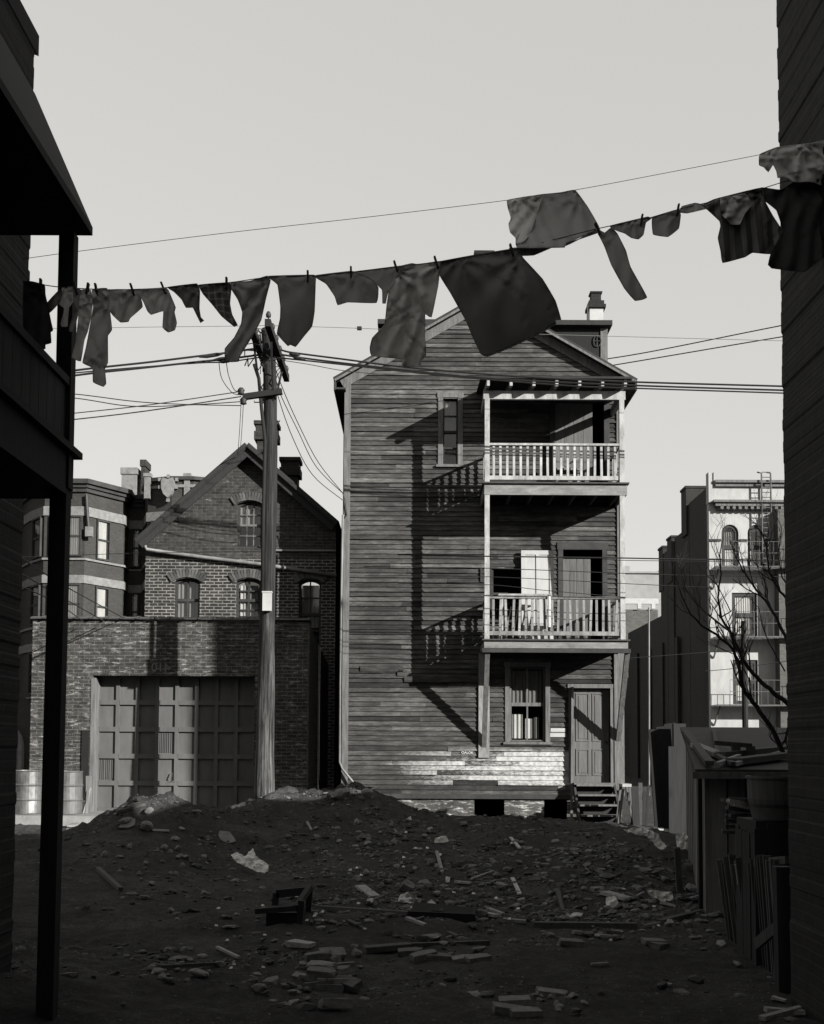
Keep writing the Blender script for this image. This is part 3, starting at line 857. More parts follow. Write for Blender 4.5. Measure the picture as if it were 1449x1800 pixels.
mb.build('coping', M['coping'], garage)
yd = YG + .38
mb = MB().box(da - .02, db + .02, yd + .03, yd + .07, dzb, dzt + .02)
cols, rows = 8, 5; xs = [da + .02 + (db - da - .04) * i / cols for i in range(cols + 1)]; zs_ = [dzb + .02 + (dzt - dzb) * i / rows for i in range(rows + 1)]
for x in xs: mb.box(x - .04, x + .04, yd - .02, yd + .03, dzb, dzt + .01)
for z in zs_:
    for i in range(cols): mb.box(xs[i] + .041, xs[i+1] - .041, yd - .025, yd + .03, z - .05, z + .05)
for (ci, ri) in ((0, 1), (3, 2)):
    x = xs[ci] + .07
    while x < xs[ci+1] - .08: mb.box(x, x + .014, yd + .015, yd + .03, zs_[ri] + .08, zs_[ri+1] - .08); x += R(.03, .05)
gd = mb.build('garage_door', M['garage_door'], garage)
hp = P(300, 1375, yd - .03); mb = MB().beam(hp + Vector((-.08, .02, 0)), hp + Vector((.08, .02, 0)), .03, .03); mb.tube([hp + Vector((.03, 0, .02)), hp + Vector((.03, -.04, .1)), hp + Vector((.03, 0, .2))], .012, 5)
mb.build('handle', M['iron'], gd)
mb = MB().box(da - .03, da + .05, YG - .012, YG + .36, .19, dzt - .05)
mb.build('door_jamb', M['trim'], garage)
MB().box(da - .2, da - .05, YG - .03, YG - .004, .45, 1.9).build('wall_plate', M['void'], garage)
text('410', .19, M['number'], 'house_number', garage, (PX(299, YG, 1170), YG - .006, PZ(1181, YG, 285)), mirror=True, depth=.004)

# apron (concrete slab) in front
mb = MB(); 
ax1 = PX(215, 23, 1440)
vs = [(-9.5, 22.55), (-6.2, 22.55), (-5.4, 23.2), (-3.4, 24.0), (-3.4, 24.38), (-9.5, 24.38)]
mb.add([(x, y, -.1) for x, y in vs] + [(x, y, .19) for x, y in vs], [(0,1,7,6),(1,2,8,7),(2,3,9,8),(3,4,10,9),(4,5,11,10),(5,0,6,11),(6,7,8,9,10,11)])
tag(mb.build('pavement', M['concrete']), kind='structure')

# drums
def drum(px, py, r, h, m, label, Y):
    p = P(px, py, Y); c = Vector((p.x, Y, .192))
    prof = [(r*.97, 0), (r*1.02, .015), (r*.99, .03)]
    for k in range(1, 3):
        z = h * k / 3; prof += [(r*.98, z - .03), (r*1.035, z), (r*.98, z + .03)]
    prof += [(r*.99, h - .03), (r*1.02, h - .012), (r*1.0, h)]
    t = thing('oil_drum', c, label, 'drum', 'steel drums by the garage')
    mb = MB().lathe(c, prof + [(r*.94, h), (r*.94, h - .03)], 32)
    for v in mb.v: v += Vector((noise.noise(v * 3.1) * .012, noise.noise(v * 2.7 + Vector((5, 1, 2))) * .012, 0))
    mb.build('drum_shell', m, t, smooth=False)
    return t
drum(48, 1437, .295, .88, M['drum'], 'shiny dented steel drum nearer the doorway, at the left end', 23.25)
drum(119, 1437, .285, .87, M['drum_dark'], 'dull rusty steel drum next to the garage door', 23.25)
mb = MB(); p = P(148, 1430, 23.4)
for i in range(5): mb.beam((p.x + R(-.05, .08), 23.4 + R(0, .2), .19), (p.x + R(-.05, .1), 23.45 + R(0, .2), .19 + R(.5, .78)), R(.04, .12), .03, tone=R(.2, .9))
tag(mb.build('scrap_boards', M['zinc']), 'torn pale sheet and slats leaning beside the rusty drum', 'scrap')
p = P(14, 1432, 23.2)
mb = MB().box(p.x - .09, p.x + .04, 23.2, 23.26, .19, .72); mb.box(p.x - .11, p.x + .06, 23.18, 23.28, .72, .75)
tag(mb.build('wooden_stake', M['rail_grey']), 'short pale post standing left of the shiny drum', 'post')

# ================================================================== BRICK GABLE HOUSE
YB = 26.2
bh = thing('brick_house', (-4, YB, 0), 'brick gable house with two chimneys behind the garage', 'house')
def bx(px, py=1000): return PX(px, YB, py)
def bz(py, px=430): return PZ(py, YB, px)
bl, br_ = bx(256), XL - .28
bap = (bx(437, 795), bz(793)); bel = (bl, bz(950, 256)); bsl = (bap[1] - bel[1]) / (bap[0] - bl)
ber = (br_, bap[1] - bsl * .97 * (br_ - bap[0]))
zsplit = bz(982)
wg = warch(bx(417, 920), bx(461, 920), bz(963), bz(881), .07)
lows = [warch(bx(a), bx(b), bz(z0_), bz(1017), .08) for a, b, z0_ in ((307, 352, 1092), (415, 459, 1092), (526, 565, 1140))]
MB().slab([(bl, zsplit), (br_, zsplit), ber, bap, bel], [wg], YB, YB + .3).build('gable_wall', M['brick_house'], bh)
zmid = bz(1020)
MB().slab([(bl, .0), (br_, .0), (br_, zsplit - .002), (bl, zsplit - .002)], lows, YB - .004, YB + .3).build('front_wall', M['brick_white'], bh)
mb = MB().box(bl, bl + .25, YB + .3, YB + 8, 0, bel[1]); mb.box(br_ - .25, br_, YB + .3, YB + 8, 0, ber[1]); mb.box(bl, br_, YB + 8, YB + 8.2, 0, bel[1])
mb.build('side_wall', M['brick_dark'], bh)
mb = MB()
bt = (bl - .12, bel[1] - .12 * bsl)
roof_slab(mb, bt, (bap[0] + .04, bap[1] + .03), YB - .3, YB + 8.3, .13)
roof_slab(mb, (bap[0] - .04, bap[1] + .027), (br_ + .0, ber[1]), YB - .297, YB + 8.303, .13)
mb.build('roof', M['roof'], bh)
mb = MB()
rake(bt, bap, 0, .14, YB - .25, YB - .2); rake(bap, ber, 0, .14, YB - .253, YB - .203)
rake(bt, bap, -.1, .08, YB - .34, YB - .302); rake(bap, ber, -.1, .08, YB - .343, YB - .305)
mb.build('rake_board', M['dark_wood'], bh)
for (a, b, t_p, bb, yy) in ((449, 487, 740, 830, YB + 3.2), (494, 527, 804, 880, YB + 4.5)):
    x0, x1 = PX(a + 3, yy, 760), PX(b - 3, yy, 760); z1, z0 = PZ(t_p, yy, a), PZ(bb, yy, a)
    c1 = MB().box(x0, x1, yy, yy + .5, z0 - .5, z1 - .5).build('chimney', M['brick_chim'], bh)
    mb = MB().box(x0 - .07, x1 + .07, yy - .07, yy + .57, z1 - .5, z1 - .28); mb.box(x0 - .035, x1 + .035, yy - .035, yy + .535, z1 - .28, z1 - .1); mb.box(x0 - .08, x1 + .08, yy - .08, yy + .58, z1 - .1, z1)
    mb.build('chimney_cap', M['brick_chim'], c1)
wgw = window(bh, wg, YB + .1, M['trim_dark'], .05, 3, 2, True, [('curtain_grey', 0, 1, .5, .95)], bar=.022, barm=M['trim'])
lowin = []
for i, lp in enumerate(lows):
    cur = [[('curtain_grey', .02, .98, .02, .96)], [('curtain', .05, .48, .1, .9), ('curtain_grey', .55, .95, .1, .9)], [('curtain_grey', .02, .98, .3, .95)]][i]
    lowin.append(window(bh, lp, YB + .1, M['trim_dark'], .05, 2, [1, 2, 2][i], True, cur, bar=.03))
M['arch_brick'] = rough_mat('arch_brick', .035, .10, 8, (1,1,1), .4, .9, .6)
for lp, win_ in zip(lows + [wg], lowin + [wgw]):
    x0 = min(p[0] for p in lp); x1 = max(p[0] for p in lp); zt_ = max(p[1] for p in lp); rise = .08
    c = (x0+x1)/2; hw = (x1-x0)/2; rad = (hw*hw + rise*rise)/(2*rise); a = math.asin(hw/rad)
    n = 13; mb = MB()
    for i in range(n):
        t = -a*1.1 + 2.2*a*i/(n-1)
        p = Vector((c + (rad+.02)*math.sin(t), YB - .02, zt_ - rad + (rad+.02)*math.cos(t))); q = p + Vector((math.sin(t), 0, math.cos(t))) * .2
        mb.beam(p, q, .058, .05, (0, 1, 0), R(.2, .9))
    mb.build('arch_brick', M['arch_brick'], win_)
# sloping leader pipe and little gutter
mb = MB().tube([P(249, 952, YB - .2), P(254, 958, YB - .2), P(258, 966, YB - .12), P(300, 972, YB - .1), P(360, 980, YB - .1), P(460, 992, YB - .1), P(592, 1012, YB - .1)], .045, 8)
mb.build('gutter_pipe', M['zinc'], bh, smooth=True)
MB().box(bx(470), br_, YB - .06, YB - .01, bz(969), bz(966)).build('wall_ledge', M['zinc'], bh)
# small wall bracket
# ================================================================== UTILITY POLE
YU = 22.1
pole = thing('utility_pole', P(466, 1400, YU), 'rough wooden utility pole with crossarms in front of garage', 'utility pole')
pts = [P(465, 1408, YU), P(466, 1330, YU), P(468, 1200, YU), P(472, 1000, YU), P(475, 800, YU), P(475, 690, YU), P(472, 600, YU), P(470, 578, YU)]
rs = [.21, .185, .165, .145, .135, .13, .12, .115]
mb = MB()
def dens(pts, rs, k=6):
    o, q = [], []
    for i in range(len(pts) - 1):
        for j in range(k):
            t = j / k; o.append(pts[i].lerp(pts[i+1], t)); q.append(rs[i] + (rs[i+1]-rs[i]) * t)
    return o + [pts[-1]], q + [rs[-1]]
pp, rr = dens(pts, rs)
mb.tube(pp, rr, 18)
for v in mb.v:
    a = math.atan2(v.y - YU, v.x + 2.8); v += Vector((math.cos(a), math.sin(a), 0)) * (noise.noise(Vector((a * 5, v.z * .35, 3))) * .02 + noise.noise(Vector((a * 2, v.z * 1.5, 8))) * .008)
mb.build('shaft', M['pole'], pole, smooth=True)
zarm = PZ(622, YU, 465); pxm = pts[-2].x
zz = PZ(664, YU + 1.55, 478)
for dxx in (.19, -.15):
    X = pxm + dxx
    arm = MB().box(X - .055, X + .055, YU - 1.6, YU + 1.6, zz - .07, zz + .07).build('crossarm', M['crossarm'], pole)
    for j in range(6):
        y = YU - 1.5 + 3.0 * j / 5
        MB().lathe((X, y, zz + .06), [(.012, 0), (.012, .07), (.045, .08), (.05, .13), (.03, .18), (.012, .19)], 8).build('insulator', M['iron'], arm, smooth=True)
for s_ in (-1, 1):
    MB().beam((pxm + .17 * s_, YU - .9, zz - .06), (pxm + .12 * s_, YU - .1, zz - 1.0), .04, .02).build('arm_brace', M['iron'], pole)
    MB().beam((pxm + .17 * s_, YU + .9, zz - .06), (pxm + .12 * s_, YU + .1, zz - 1.0), .04, .02).build('arm_brace', M['iron'], pole)
pa, pb = P(427, 698, YU - .2), P(496, 688, YU - .2)
arm = MB().beam(pa, pb, .1, .11).build('crossarm', M['crossarm'], pole)
for (x, y) in ((424, 688), (428, 705)):
    p = P(x, y, YU - .2); MB().lathe((p.x, p.y, p.z - .07), [(.03, 0), (.07, .02), (.05, .06), (.075, .09), (.04, .14)], 10).build('insulator', M['iron'], arm, smooth=True)
MB().tube([P(447, 640, YU - .17), P(455, 665, YU - .17), P(460, 720, YU - .17), P(466, 775, YU - .17), P(463, 900, YU - .18), P(461, 1040, YU - .18)], .035, 7).build('conduit', M['crossarm'], pole, smooth=True)
mb = MB(); p = P(470, 1058, YU - .2); mb.box(p.x - .085, p.x + .085, YU - .27, YU - .17, p.z - .18, p.z + .17); mb.box(p.x - .095, p.x + .095, YU - .28, YU - .165, p.z + .171, p.z + .2)
mb.build('meter_box', M['white'], pole)
for (x, y, s_) in ((487, 674, 1), (492, 741, 1), (447, 707, -1), (487, 960, 1)):
    a = P(475, y, YU); b = P(x, y, YU); mb = MB().tube([a, b, b + Vector((0, 0, .03))], .012, 5); mb.build('step_peg', M['iron'], pole)
for i in range(16):
    a = Vector((pxm + R(-.22, .22), YU + R(-1.3, 1.3), zz + R(-.35, .2))); pts_ = [a]
    for j in range(4): pts_.append(pts_[-1] + Vector((R(-.16, .16), R(-.25, .25), R(-.24, .12))))
    MB().tube(pts_, R(.009, .014), 4).build('wire_loop', M['wire'], pole)
# ================================================================== WIRES
def wire(pts, Y, r, label, m='wire', name='overhead_wire', group='overhead wires', sm=True):
    ps = []
    for i, p in enumerate(pts):
        yy = Y[0] + (Y[1] - Y[0]) * i / (len(pts) - 1) if isinstance(Y, tuple) else Y
        ps.append(P(p[0], p[1], yy))
    q = []
    n = len(ps)
    for i in range(n - 1):     # catmull-rom
        p0, p1, p2, p3 = ps[max(i-1, 0)], ps[i], ps[i+1], ps[min(i+2, n-1)]
        for j in range(6):
            t = j / 6
            q.append(.5 * ((2*p1) + (p2-p0)*t + (2*p0-5*p1+4*p2-p3)*t*t + (3*p1-p0-3*p2+p3)*t**3))
    q.append(ps[-1])
    return tag(MB().tube(q, r, 5).build(name, M[m]), label, 'wire', group)
wire([(-60, 678), (125, 652), (260, 637), (350, 626), (385, 622), (455, 612)], (21, 22.1), .022, 'thick upper cable from left porch to the pole')
wire([(-60, 690), (125, 661), (240, 648), (350, 636), (400, 631), (455, 624)], (21, 22.1), .022, 'thick middle cable from left porch to the pole')
wire([(-60, 672), (125, 656), (240, 646), (350, 638), (400, 636), (458, 628)], (21.3, 22.1), .014, 'thinner cable crossing the thick pair left of pole')
for i, (a, b, r) in enumerate((((350, 628), (395, 621), .04), ((372, 633), (420, 628), .042), ((385, 637), (408, 634), .03), ((508, 622), (528, 624), .035), ((515, 628), (537, 632), .035))):
    tag(MB().tube([P(a[0], a[1], 22), P((a[0]*.7+b[0]*.3), (a[1]*.7+b[1]*.3), 22), P((a[0]*.3+b[0]*.7), (a[1]*.3+b[1]*.7), 22), P(b[0], b[1], 22)], [.01, r, r, .01], 7).build('splice', M['wire']), 'bulging black cable splice close to the pole head', 'splice', 'cable splices at the pole')
wire([(474, 606), (500, 617), (530, 622), (600, 631), (720, 646), (900, 661), (1100, 671), (1375, 679), (1520, 684)], 22.1, .02, 'upper thick cable from pole across the wooden house')
wire([(474, 620), (505, 625), (560, 633), (680, 647), (860, 665), (1100, 677), (1375, 686), (1520, 690)], 22.1, .02, 'second thick cable from pole across the wooden house')
wire([(474, 628), (520, 632), (640, 645), (800, 662), (1000, 678), (1100, 682), (1375, 691), (1520, 696)], 22.1, .016, 'third cable from pole across the house front')
wire([(474, 630), (540, 640), (608, 652), (700, 659), (905, 664)], (22.1, 24.5), .008, 'thin wire dipping from pole to the house corner')
wire([(20, 576), (110, 577), (250, 575), (420, 573), (468, 572)], 22, .006, 'thin faint wire left of the pole top', 'wire_grey')
wire([(466, 572), (540, 574), (632, 577), (760, 582), (1075, 591), (1375, 599), (1520, 602)], 22, .006, 'thin faint wire right of the pole top', 'wire_grey')
p = P(632, 577, 22); tag(MB().box(p.x - .045, p.x + .045, p.y - .03, p.y + .03, p.z - .03, p.z + .03).build('wire_weight', M['wire'], solid=.002), 'small black block on the faint wire beside house', 'insulator')
wire([(1060, 632), (1150, 617), (1375, 572), (1520, 545)], (27.5, 24), .014, 'upper of two wires rising from dormer to right')
wire([(1060, 645), (1150, 630), (1375, 592), (1520, 570)], (27.5, 24), .014, 'lower of two wires rising from dormer to right')
wire([(-40, 680), (125, 692), (240, 706), (330, 711), (424, 713)], (20, 21.9), .010, 'uppermost sagging thin wire to the low crossarm')
wire([(-40, 686), (125, 699), (230, 714), (330, 712), (424, 706)], (20, 21.9), .010, 'second sagging thin wire to the low crossarm')
wire([(-40, 745), (125, 727), (260, 712), (424, 688)], (20, 21.9), .010, 'straight wire rising to the low crossarm tip')
wire([(-40, 755), (125, 738), (260, 722), (424, 697)], (20, 21.9), .012, 'lowest straight wire rising to the low crossarm')
wire([(385, 637), (390, 665), (408, 690), (424, 694)], 21.9, .008, 'outer looping jumper from cables to low crossarm')
wire([(398, 637), (402, 660), (412, 685), (424, 688)], 21.9, .008, 'inner looping jumper from cables to low crossarm')
wire([(424, 708), (421, 760), (418, 800)], (21.9, 25.8), .007, 'vertical drop wire on left above brick gable', 'wire_grey')
wire([(428, 708), (425, 760), (422, 798)], (21.9, 25.8), .007, 'vertical drop wire on right above brick gable', 'wire_grey')
wire([(480, 636), (500, 690), (527, 750), (560, 813), (604, 868)], (22.1, 24.9), .009, 'outer curving service wire from pole to house')
wire([(478, 640), (492, 690), (523, 755), (556, 820), (604, 868)], (22.1, 24.9), .009, 'middle curving service wire from pole to house')
wire([(476, 642), (490, 700), (515, 770), (550, 835), (604, 880)], (22.1, 24.9), .009, 'inner curving service wire from pole to house')
wire([(700, 975), (860, 978), (1095, 981), (1250, 984), (1520, 987)], 22.6, .014, 'dark wire level with the white leaning door')
wire([(1060, 983), (1095, 985), (1250, 987), (1520, 990)], 22.8, .007, 'thin wire just below the one by white door')
wire([(640, 996), (860, 999), (1100, 1008), (1250, 1012), (1520, 1016)], 22.6, .008, 'thin wire crossing the middle of white door')
wire([(640, 1012), (860, 1014), (1100, 1026), (1250, 1033)], 22.7, .007, 'thin wire crossing low on the white door')
wire([(700, 1025), (860, 1028), (960, 1038), (1100, 1050)], 22.7, .007, 'thin wire near the lower balcony rail')
wire([(-30, 948), (25, 972), (110, 1028), (215, 1085)], (8, 23.8), .010, 'upper dark wire slanting down to the garage parapet')
wire([(-30, 975), (25, 1001), (100, 1045), (185, 1093)], (8, 23.8), .010, 'middle dark wire slanting down to the garage parapet')
wire([(-30, 990), (25, 1025), (100, 1060), (150, 1095)], (8, 23.8), .009, 'lower dark wire slanting down to the garage parapet')
wire([(20, 980), (130, 976), (260, 972), (470, 969)], 24.5, .007, 'thin level wire in front of the apartment house')
wire([(1095, 1158), (1200, 1150), (1290, 1143)], 30, .01, 'faint wire low between house and pale building')
wire([(1240, 1180), (1300, 1174), (1400, 1160)], 34, .01, 'faint wire across the lowest window of pale building')

# ================================================================== APARTMENT HOUSE (left, far)
apt = thing('apartment_house', (-13, 47, 0), 'dark brick apartment house with bays and pale stone bands', 'building')
plan = [(-60, 49), (36, 49), (52, 47.6), (76, 46.4), (148, 46.4), (200, 47.8), (216, 48.2), (224, 49.3), (252, 49.3), (258, 47.6), (300, 47.2), (338, 47.2), (430, 48)]
def ap(px, Y): return PX(px, Y, 1000)
pl = [(ap(a, Y), Y) for a, Y in plan]
def strip(mb, pl, z0, z1, out=0., z1b=None):
    n = len(pl); vs = []; nrm = []
    for i in range(n):
        a = Vector(pl[max(i-1, 0)]); b = Vector(pl[min(i+1, n-1)]); d = (b - a).normalized(); nrm.append(Vector((d.y, -d.x)))
    for i, (x, y) in enumerate(pl):
        o = nrm[i] * out; bk = -nrm[i] * .0
        vs += [(x + o.x, y + o.y, z0), (x + o.x, y + o.y, z1), (x, y + .5, z1), (x, y + .5, z0)]
    fs = []
    for i in range(n - 1):
        k = 4 * i
        fs += [(k, k+4, k+5, k+1), (k+1, k+5, k+6, k+2), (k+3, k+7, k+4, k), ]
    mb.add(vs, fs)
def az(py, Y=47): return PZ(py, Y, 180)
mb = MB(); strip(mb, pl[:9], -.2, az(858)); strip(mb, pl[8:], -.2, az(842, 47.3)); mb.box(pl[0][0], pl[-1][0], 49.9, 58, -.2, az(866))
mb.build('wall', M['brick_apt'], apt)
mb = MB()
for (a, b) in ((896, 912), (1015, 1029), (1132, 1146)): strip(mb, pl, az(b), az(a), .07)
for (a, b) in ((985.5, 989), (1103, 1107), (1226, 1229)): strip(mb, pl, az(b), az(a), .09)
strip(mb, pl[8:], PZ(857, 47.2, 300), PZ(852, 47.2, 300), .08)
mb.build('stone_band', M['stone'], apt)
mb = MB(); 
for (a, b, o) in ((858, 850, .35), (864, 858.5, .22), (871, 864.5, .12)): strip(mb, pl[:9], az(a), az(b), o)
strip(mb, pl[8:], PZ(844, 47.2, 300), PZ(838, 47.2, 300), .14)
mb.build('cornice', M['trim_dark'], apt)
for a in (258, 328):
    Y = 47.35 if a > 300 else 47.5; x = ap(a, Y); 
    mb = MB().box(x - .12, x + .12, Y - .22, Y + .1, PZ(878, Y, 300), PZ(840, Y, 300)); mb.box(x - .16, x + .16, Y - .26, Y + .12, PZ(840, Y, 300), PZ(834, Y, 300))
    mb.build('pilaster', M['stone'], apt)
x = ap(294, 47.2); z0, z1 = PZ(873, 47.2, 300), PZ(850, 47.2, 300); mb = MB()
sh = [(-.28, .35), (-.2, .5), (0, .42), (.2, .5), (.28, .35), (.27, .05), (.18, -.2), (0, -.36), (-.18, -.2), (-.27, .05)]
mb.slab([(x + a, (z0+z1)/2 + b) for a, b in sh][::-1], [], 46.98, 47.2)
for a, b in ((-.36, .42), (.36, .42), (-.34, .1), (.34, .1), (0, .56), (0, -.45)): mb.box(x + a - .06, x + a + .06, 47.05, 47.18, (z0+z1)/2 + b - .07, (z0+z1)/2 + b + .07)
mb.build('shield_ornament', M['stone'], apt)
def bay_window(pxa, pxb, Ya, Yb, pyt, pyb, cur):
    a = Vector((ap(pxa, Ya), Ya, 0)); b = Vector((ap(pxb, Yb), Yb, 0)); d = (b - a).normalized(); nrm = Vector((d.y, -d.x, 0))
    Wd = (b - a).length; z0, z1 = az(pyb), az(pyt)
    Mx = Matrix(((d.x, -nrm.x, 0, a.x), (d.y, -nrm.y, 0, a.y), (0, 0, 1, 0), (0, 0, 0, 1)))
    f = MB().slab(wbox(0, Wd, z0, z1), [inset(wbox(0, Wd, z0, z1), .07)], -.1, -.006); f.box(0.07, Wd - .07, -.06, -.03, (z0+z1)/2 - .04, (z0+z1)/2 + .04)
    w = f.xform(Mx).build('window', M['trim_dark'], apt)
    MB().add([(0.06, -.035, z0+.06), (Wd-.06, -.035, z0+.06), (Wd-.06, -.035, z1-.06), (.06, -.035, z1-.06)], [(0,1,2,3)]).xform(Mx).build('pane', M['glass'], w)
    for (cm, u0, u1, v0, v1) in cur:
        cb = MB(); wavy(cb, Wd*u0 + .06, Wd*u1 - .06, z0 + (z1-z0)*v0 + .06, z0 + (z1-z0)*v1 - .06, -.02, .006); cb.xform(Mx).build('curtain', M[cm], w)
for (t, b) in ((912, 983), (1030, 1100), (1148, 1222)):  # void entries are near-black sheets standing in for unlit rooms, not curtains
    bay_window(117, 144, 46.36, 46.38, t, b, [('curtain_grey', 0, 1, 0, 1)])
    bay_window(167, 191, 46.93, 47.55, t + 1, b + 1, [('curtain', 0, .85, 0, 1)])
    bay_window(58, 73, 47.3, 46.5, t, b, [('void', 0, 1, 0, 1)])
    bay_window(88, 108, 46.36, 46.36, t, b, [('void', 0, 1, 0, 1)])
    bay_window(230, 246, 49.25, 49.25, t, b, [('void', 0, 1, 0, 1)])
    bay_window(266, 286, 47.45, 47.28, t, b, [('curtain_grey', 0, 1, 0, 1)])
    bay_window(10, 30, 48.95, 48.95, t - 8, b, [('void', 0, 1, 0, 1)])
for (a, b, t_p, capm) in ((212, 242, 822, 'stone'), (246, 257, 808, 'brick_chim')):
    Y = 51; x0, x1 = PX(a, Y, 830), PX(b, Y, 830); z1, z0 = PZ(t_p, Y, 220), PZ(858, Y, 220)
    c1 = MB().box(x0 + .05, x1 - .05, Y, Y + .9, z0 - .5, z1 - .3).build('chimney', M['brick_chim' if capm != 'stone' else 'stone'], apt)
    MB().box(x0, x1, Y - .05, Y + .95, z1 - .3, z1).build('chimney_cap', M[capm], c1)
# pipes with heads on the bay
MB().tube([P(152, 870, 46.3), P(154, 905, 46.3), P(156, 930, 46.3)], .07, 6).build('rain_pipe', M['iron'], apt)
p = P(157, 935, 46.25); MB().box(p.x - .14, p.x + .14, p.y - .12, p.y + .1, p.z - .2, p.z + .2).build('pipe_head', M['stone'], apt)
# arched entrance low at left
Yd_ = 46.0
e = thing('stone_doorway', P(20, 1420, Yd_), 'pale pointed stone doorway seen beside the left post', 'doorway')
xc, xe = PX(2, Yd_, 1300), PX(43, Yd_, 1300); zt_, zs__ = PZ(1268, Yd_, 20), PZ(1316, Yd_, 20)
wdt = xe - xc; loop_o = [(2*xc - xe, -.1), (xe, -.1)] + [(xc + wdt * math.cos(t*math.pi/14), zs__ + (zt_ - zs__) * math.sin(t*math.pi/14)) for t in range(15)]
MB().slab(loop_o, [[(xc + (x - xc) * .84, -.08 + (z + .1) * .93) for x, z in loop_o]], Yd_ - .3, Yd_).build('arch', M['stone'], e)
MB().box(xc - wdt*.8, xc + wdt*.8, Yd_ + .1, Yd_ + .16, -.1, zs__).build('door', M['plank'], e)
MB().slab([(xc + (x - xc) * 1.35, z + (1.2 if z > 0 else 0)) for x, z in loop_o], [loop_o], Yd_ + .01, Yd_ + .5).build('surround', M['brick_apt'], e)

# ================================================================== PALE BUILDING (right, far) and the row behind
YR = 45.0
rb = thing('pale_building', (14, YR, 0), 'pale rendered building with arched top windows and fire escape', 'building')
def rx(px, py=1050): return PX(px, YR, py)
def rz(py): return PZ(py, YR, 1300)
ra, rbx = rx(1248), rx(1440)
archs = [warch(rx(a), rx(b), rz(1001), rz(922), (rx(b) - rx(a)) / 2) for a, b in ((1270, 1300), (1316, 1346), (1376, 1404))]
rects = [wbox(rx(1287), rx(1331), rz(b), rz(a)) for a, b in ((1042, 1120), (1160, 1238))]
MB().slab([(ra, -.2), (rbx, -.2), (rbx, rz(851)), (ra, rz(851))], archs + rects, YR, YR + .3).build('front_wall', M['stucco'], rb)
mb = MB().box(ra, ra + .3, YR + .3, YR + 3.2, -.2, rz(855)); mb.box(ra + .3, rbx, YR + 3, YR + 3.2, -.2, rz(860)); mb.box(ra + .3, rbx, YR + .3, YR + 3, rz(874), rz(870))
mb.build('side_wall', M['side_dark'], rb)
mb = MB()
mb.box(ra + .22, rbx, YR - .22, YR - .002, rz(850), rz(845.5)); mb.box(ra + .25, rbx, YR - .12, YR - .002, rz(856), rz(850.2))
mb.box(ra + .1, rbx, YR - .4, YR - .002, rz(886), rz(882)); mb.box(ra + .2, rbx, YR - .3, YR - .002, rz(892), rz(886.2)); mb.box(ra + .3, rbx, YR - .18, YR - .002, rz(898), rz(892.2))
x = ra + .4
while x < rbx: mb.box(x, x + .12, YR - .28, YR - .19, rz(897), rz(892.4)); x += .24
mb.build('cornice', M['trim'], rb)
for a in (1247, 1256): MB().box(rx(a), rx(a + 6.5), YR - .1, YR + .3, rz(885 if a < 1250 else 852), rz(831)).build('parapet_pier', M['stucco'], rb)
mb = MB()
for (a, b) in ((948, 952),): 
    for (u, v) in ((1248, 1269), (1301, 1315), (1347, 1375)): mb.box(rx(u), rx(v), YR - .05, YR - .002, rz(b), rz(a))
mb.build('string_course', M['trim_dark'], rb)
for lp in archs: window(rb, lp, YR + .06, M['trim_dark'], .12, 1, 1, True, [('curtain', 0, 1, 0, .48), ('curtain_grey', 0, 1, .48, .9)], bar=.07)
for lp in rects: window(rb, lp, YR + .06, M['trim_dark'], .14, 1, 1, True, [('curtain', 0, 1, .5, 1), ('curtain', 0, .55, 0, .5), ('curtain_grey', .55, 1, 0, .5)], bar=.08)
mb = MB(); bars = .02
for k, py in enumerate((1001, 1122, 1240)):
    z = rz(py); x0, x1 = rx(1249), rx(1410)
    for j in range(7): mb.box(x0, x1, YR - .95 + j*.14, YR - .90 + j*.14, z - .05, z)
    zr = z + .95; xr0 = x0 if k == 0 else rx(1270)
    for zz in (zr, z + .5): mb.box(xr0, x1, YR - .98, YR - .98 + bars, zz - bars/2, zz + bars/2)
    n = 14
    for j in range(n): xx = xr0 + (x1 - xr0) * j / (n-1); mb.box(xx - .006, xx + .006, YR - .972, YR - .96, z, zr)
    mb.beam((x0 + .2, YR - .5, z - .05), (x0 + .1, YR - .02, z - .8), .05, .05)
    mb.beam((x1 - .2, YR - .5, z - .05), (x1 - .1, YR - .02, z - .8), .05, .05)
for xx in (rx(1338), rx(1354)): mb.tube([(xx, YR - .3, rz(1001)), (xx, YR - .3, rz(835)), (xx - .1, YR - .1, rz(831))], .035, 5)
for j in range(20): z = rz(1001) + (rz(833) - rz(1001)) * j / 19; mb.box(rx(1338), rx(1354), YR - .315, YR - .285, z - .015, z + .015)
mb.build('fire_escape', M['iron_grey'], rb)
MB().box(rx(1362), rx(1384), YR - .55, YR - .004, -.2, rz(900)).build('rear_stack', M['far_brick'], rb)
# the row stepping away behind it
row = thing('alley_row', (13, 52, 0), 'long dark brick row receding down the alley behind pale building', 'building')
mb = MB()
for i, (y0, y1, z) in enumerate(((48.25, 48.9, 12.2), (48.9, 51, 10.9), (51, 52.2, 10.3), (52.2, 53.6, 9.6), (53.6, 62, 7.0))):
    z = PZ((886, 930, 952, 968, 1100)[i], y0, 1200)
    if i == 4: z = PZ(1092, 56, 1150)
    xo = ra + (.0, .02, -.04, -.05, -.02)[i]
    mb.box(xo, xo + 7, y0 + .004, y1, -.2, z)
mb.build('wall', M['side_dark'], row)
for (y0, py0, dz) in ((48.4, 858, .0), (51.2, 945, 0), (53.0, 963, 0)):
    xo = ra - .02; zt_ = PZ(py0, y0, 1200); mb = MB().box(xo - .06, xo + .9, y0, y0 + .9, zt_ - 2.0, zt_); mb.box(xo - .1, xo + .94, y0 - .04, y0 + .94, zt_ + .002, zt_ + .1)
    mb.build('chimney', M['side_dark'], row)
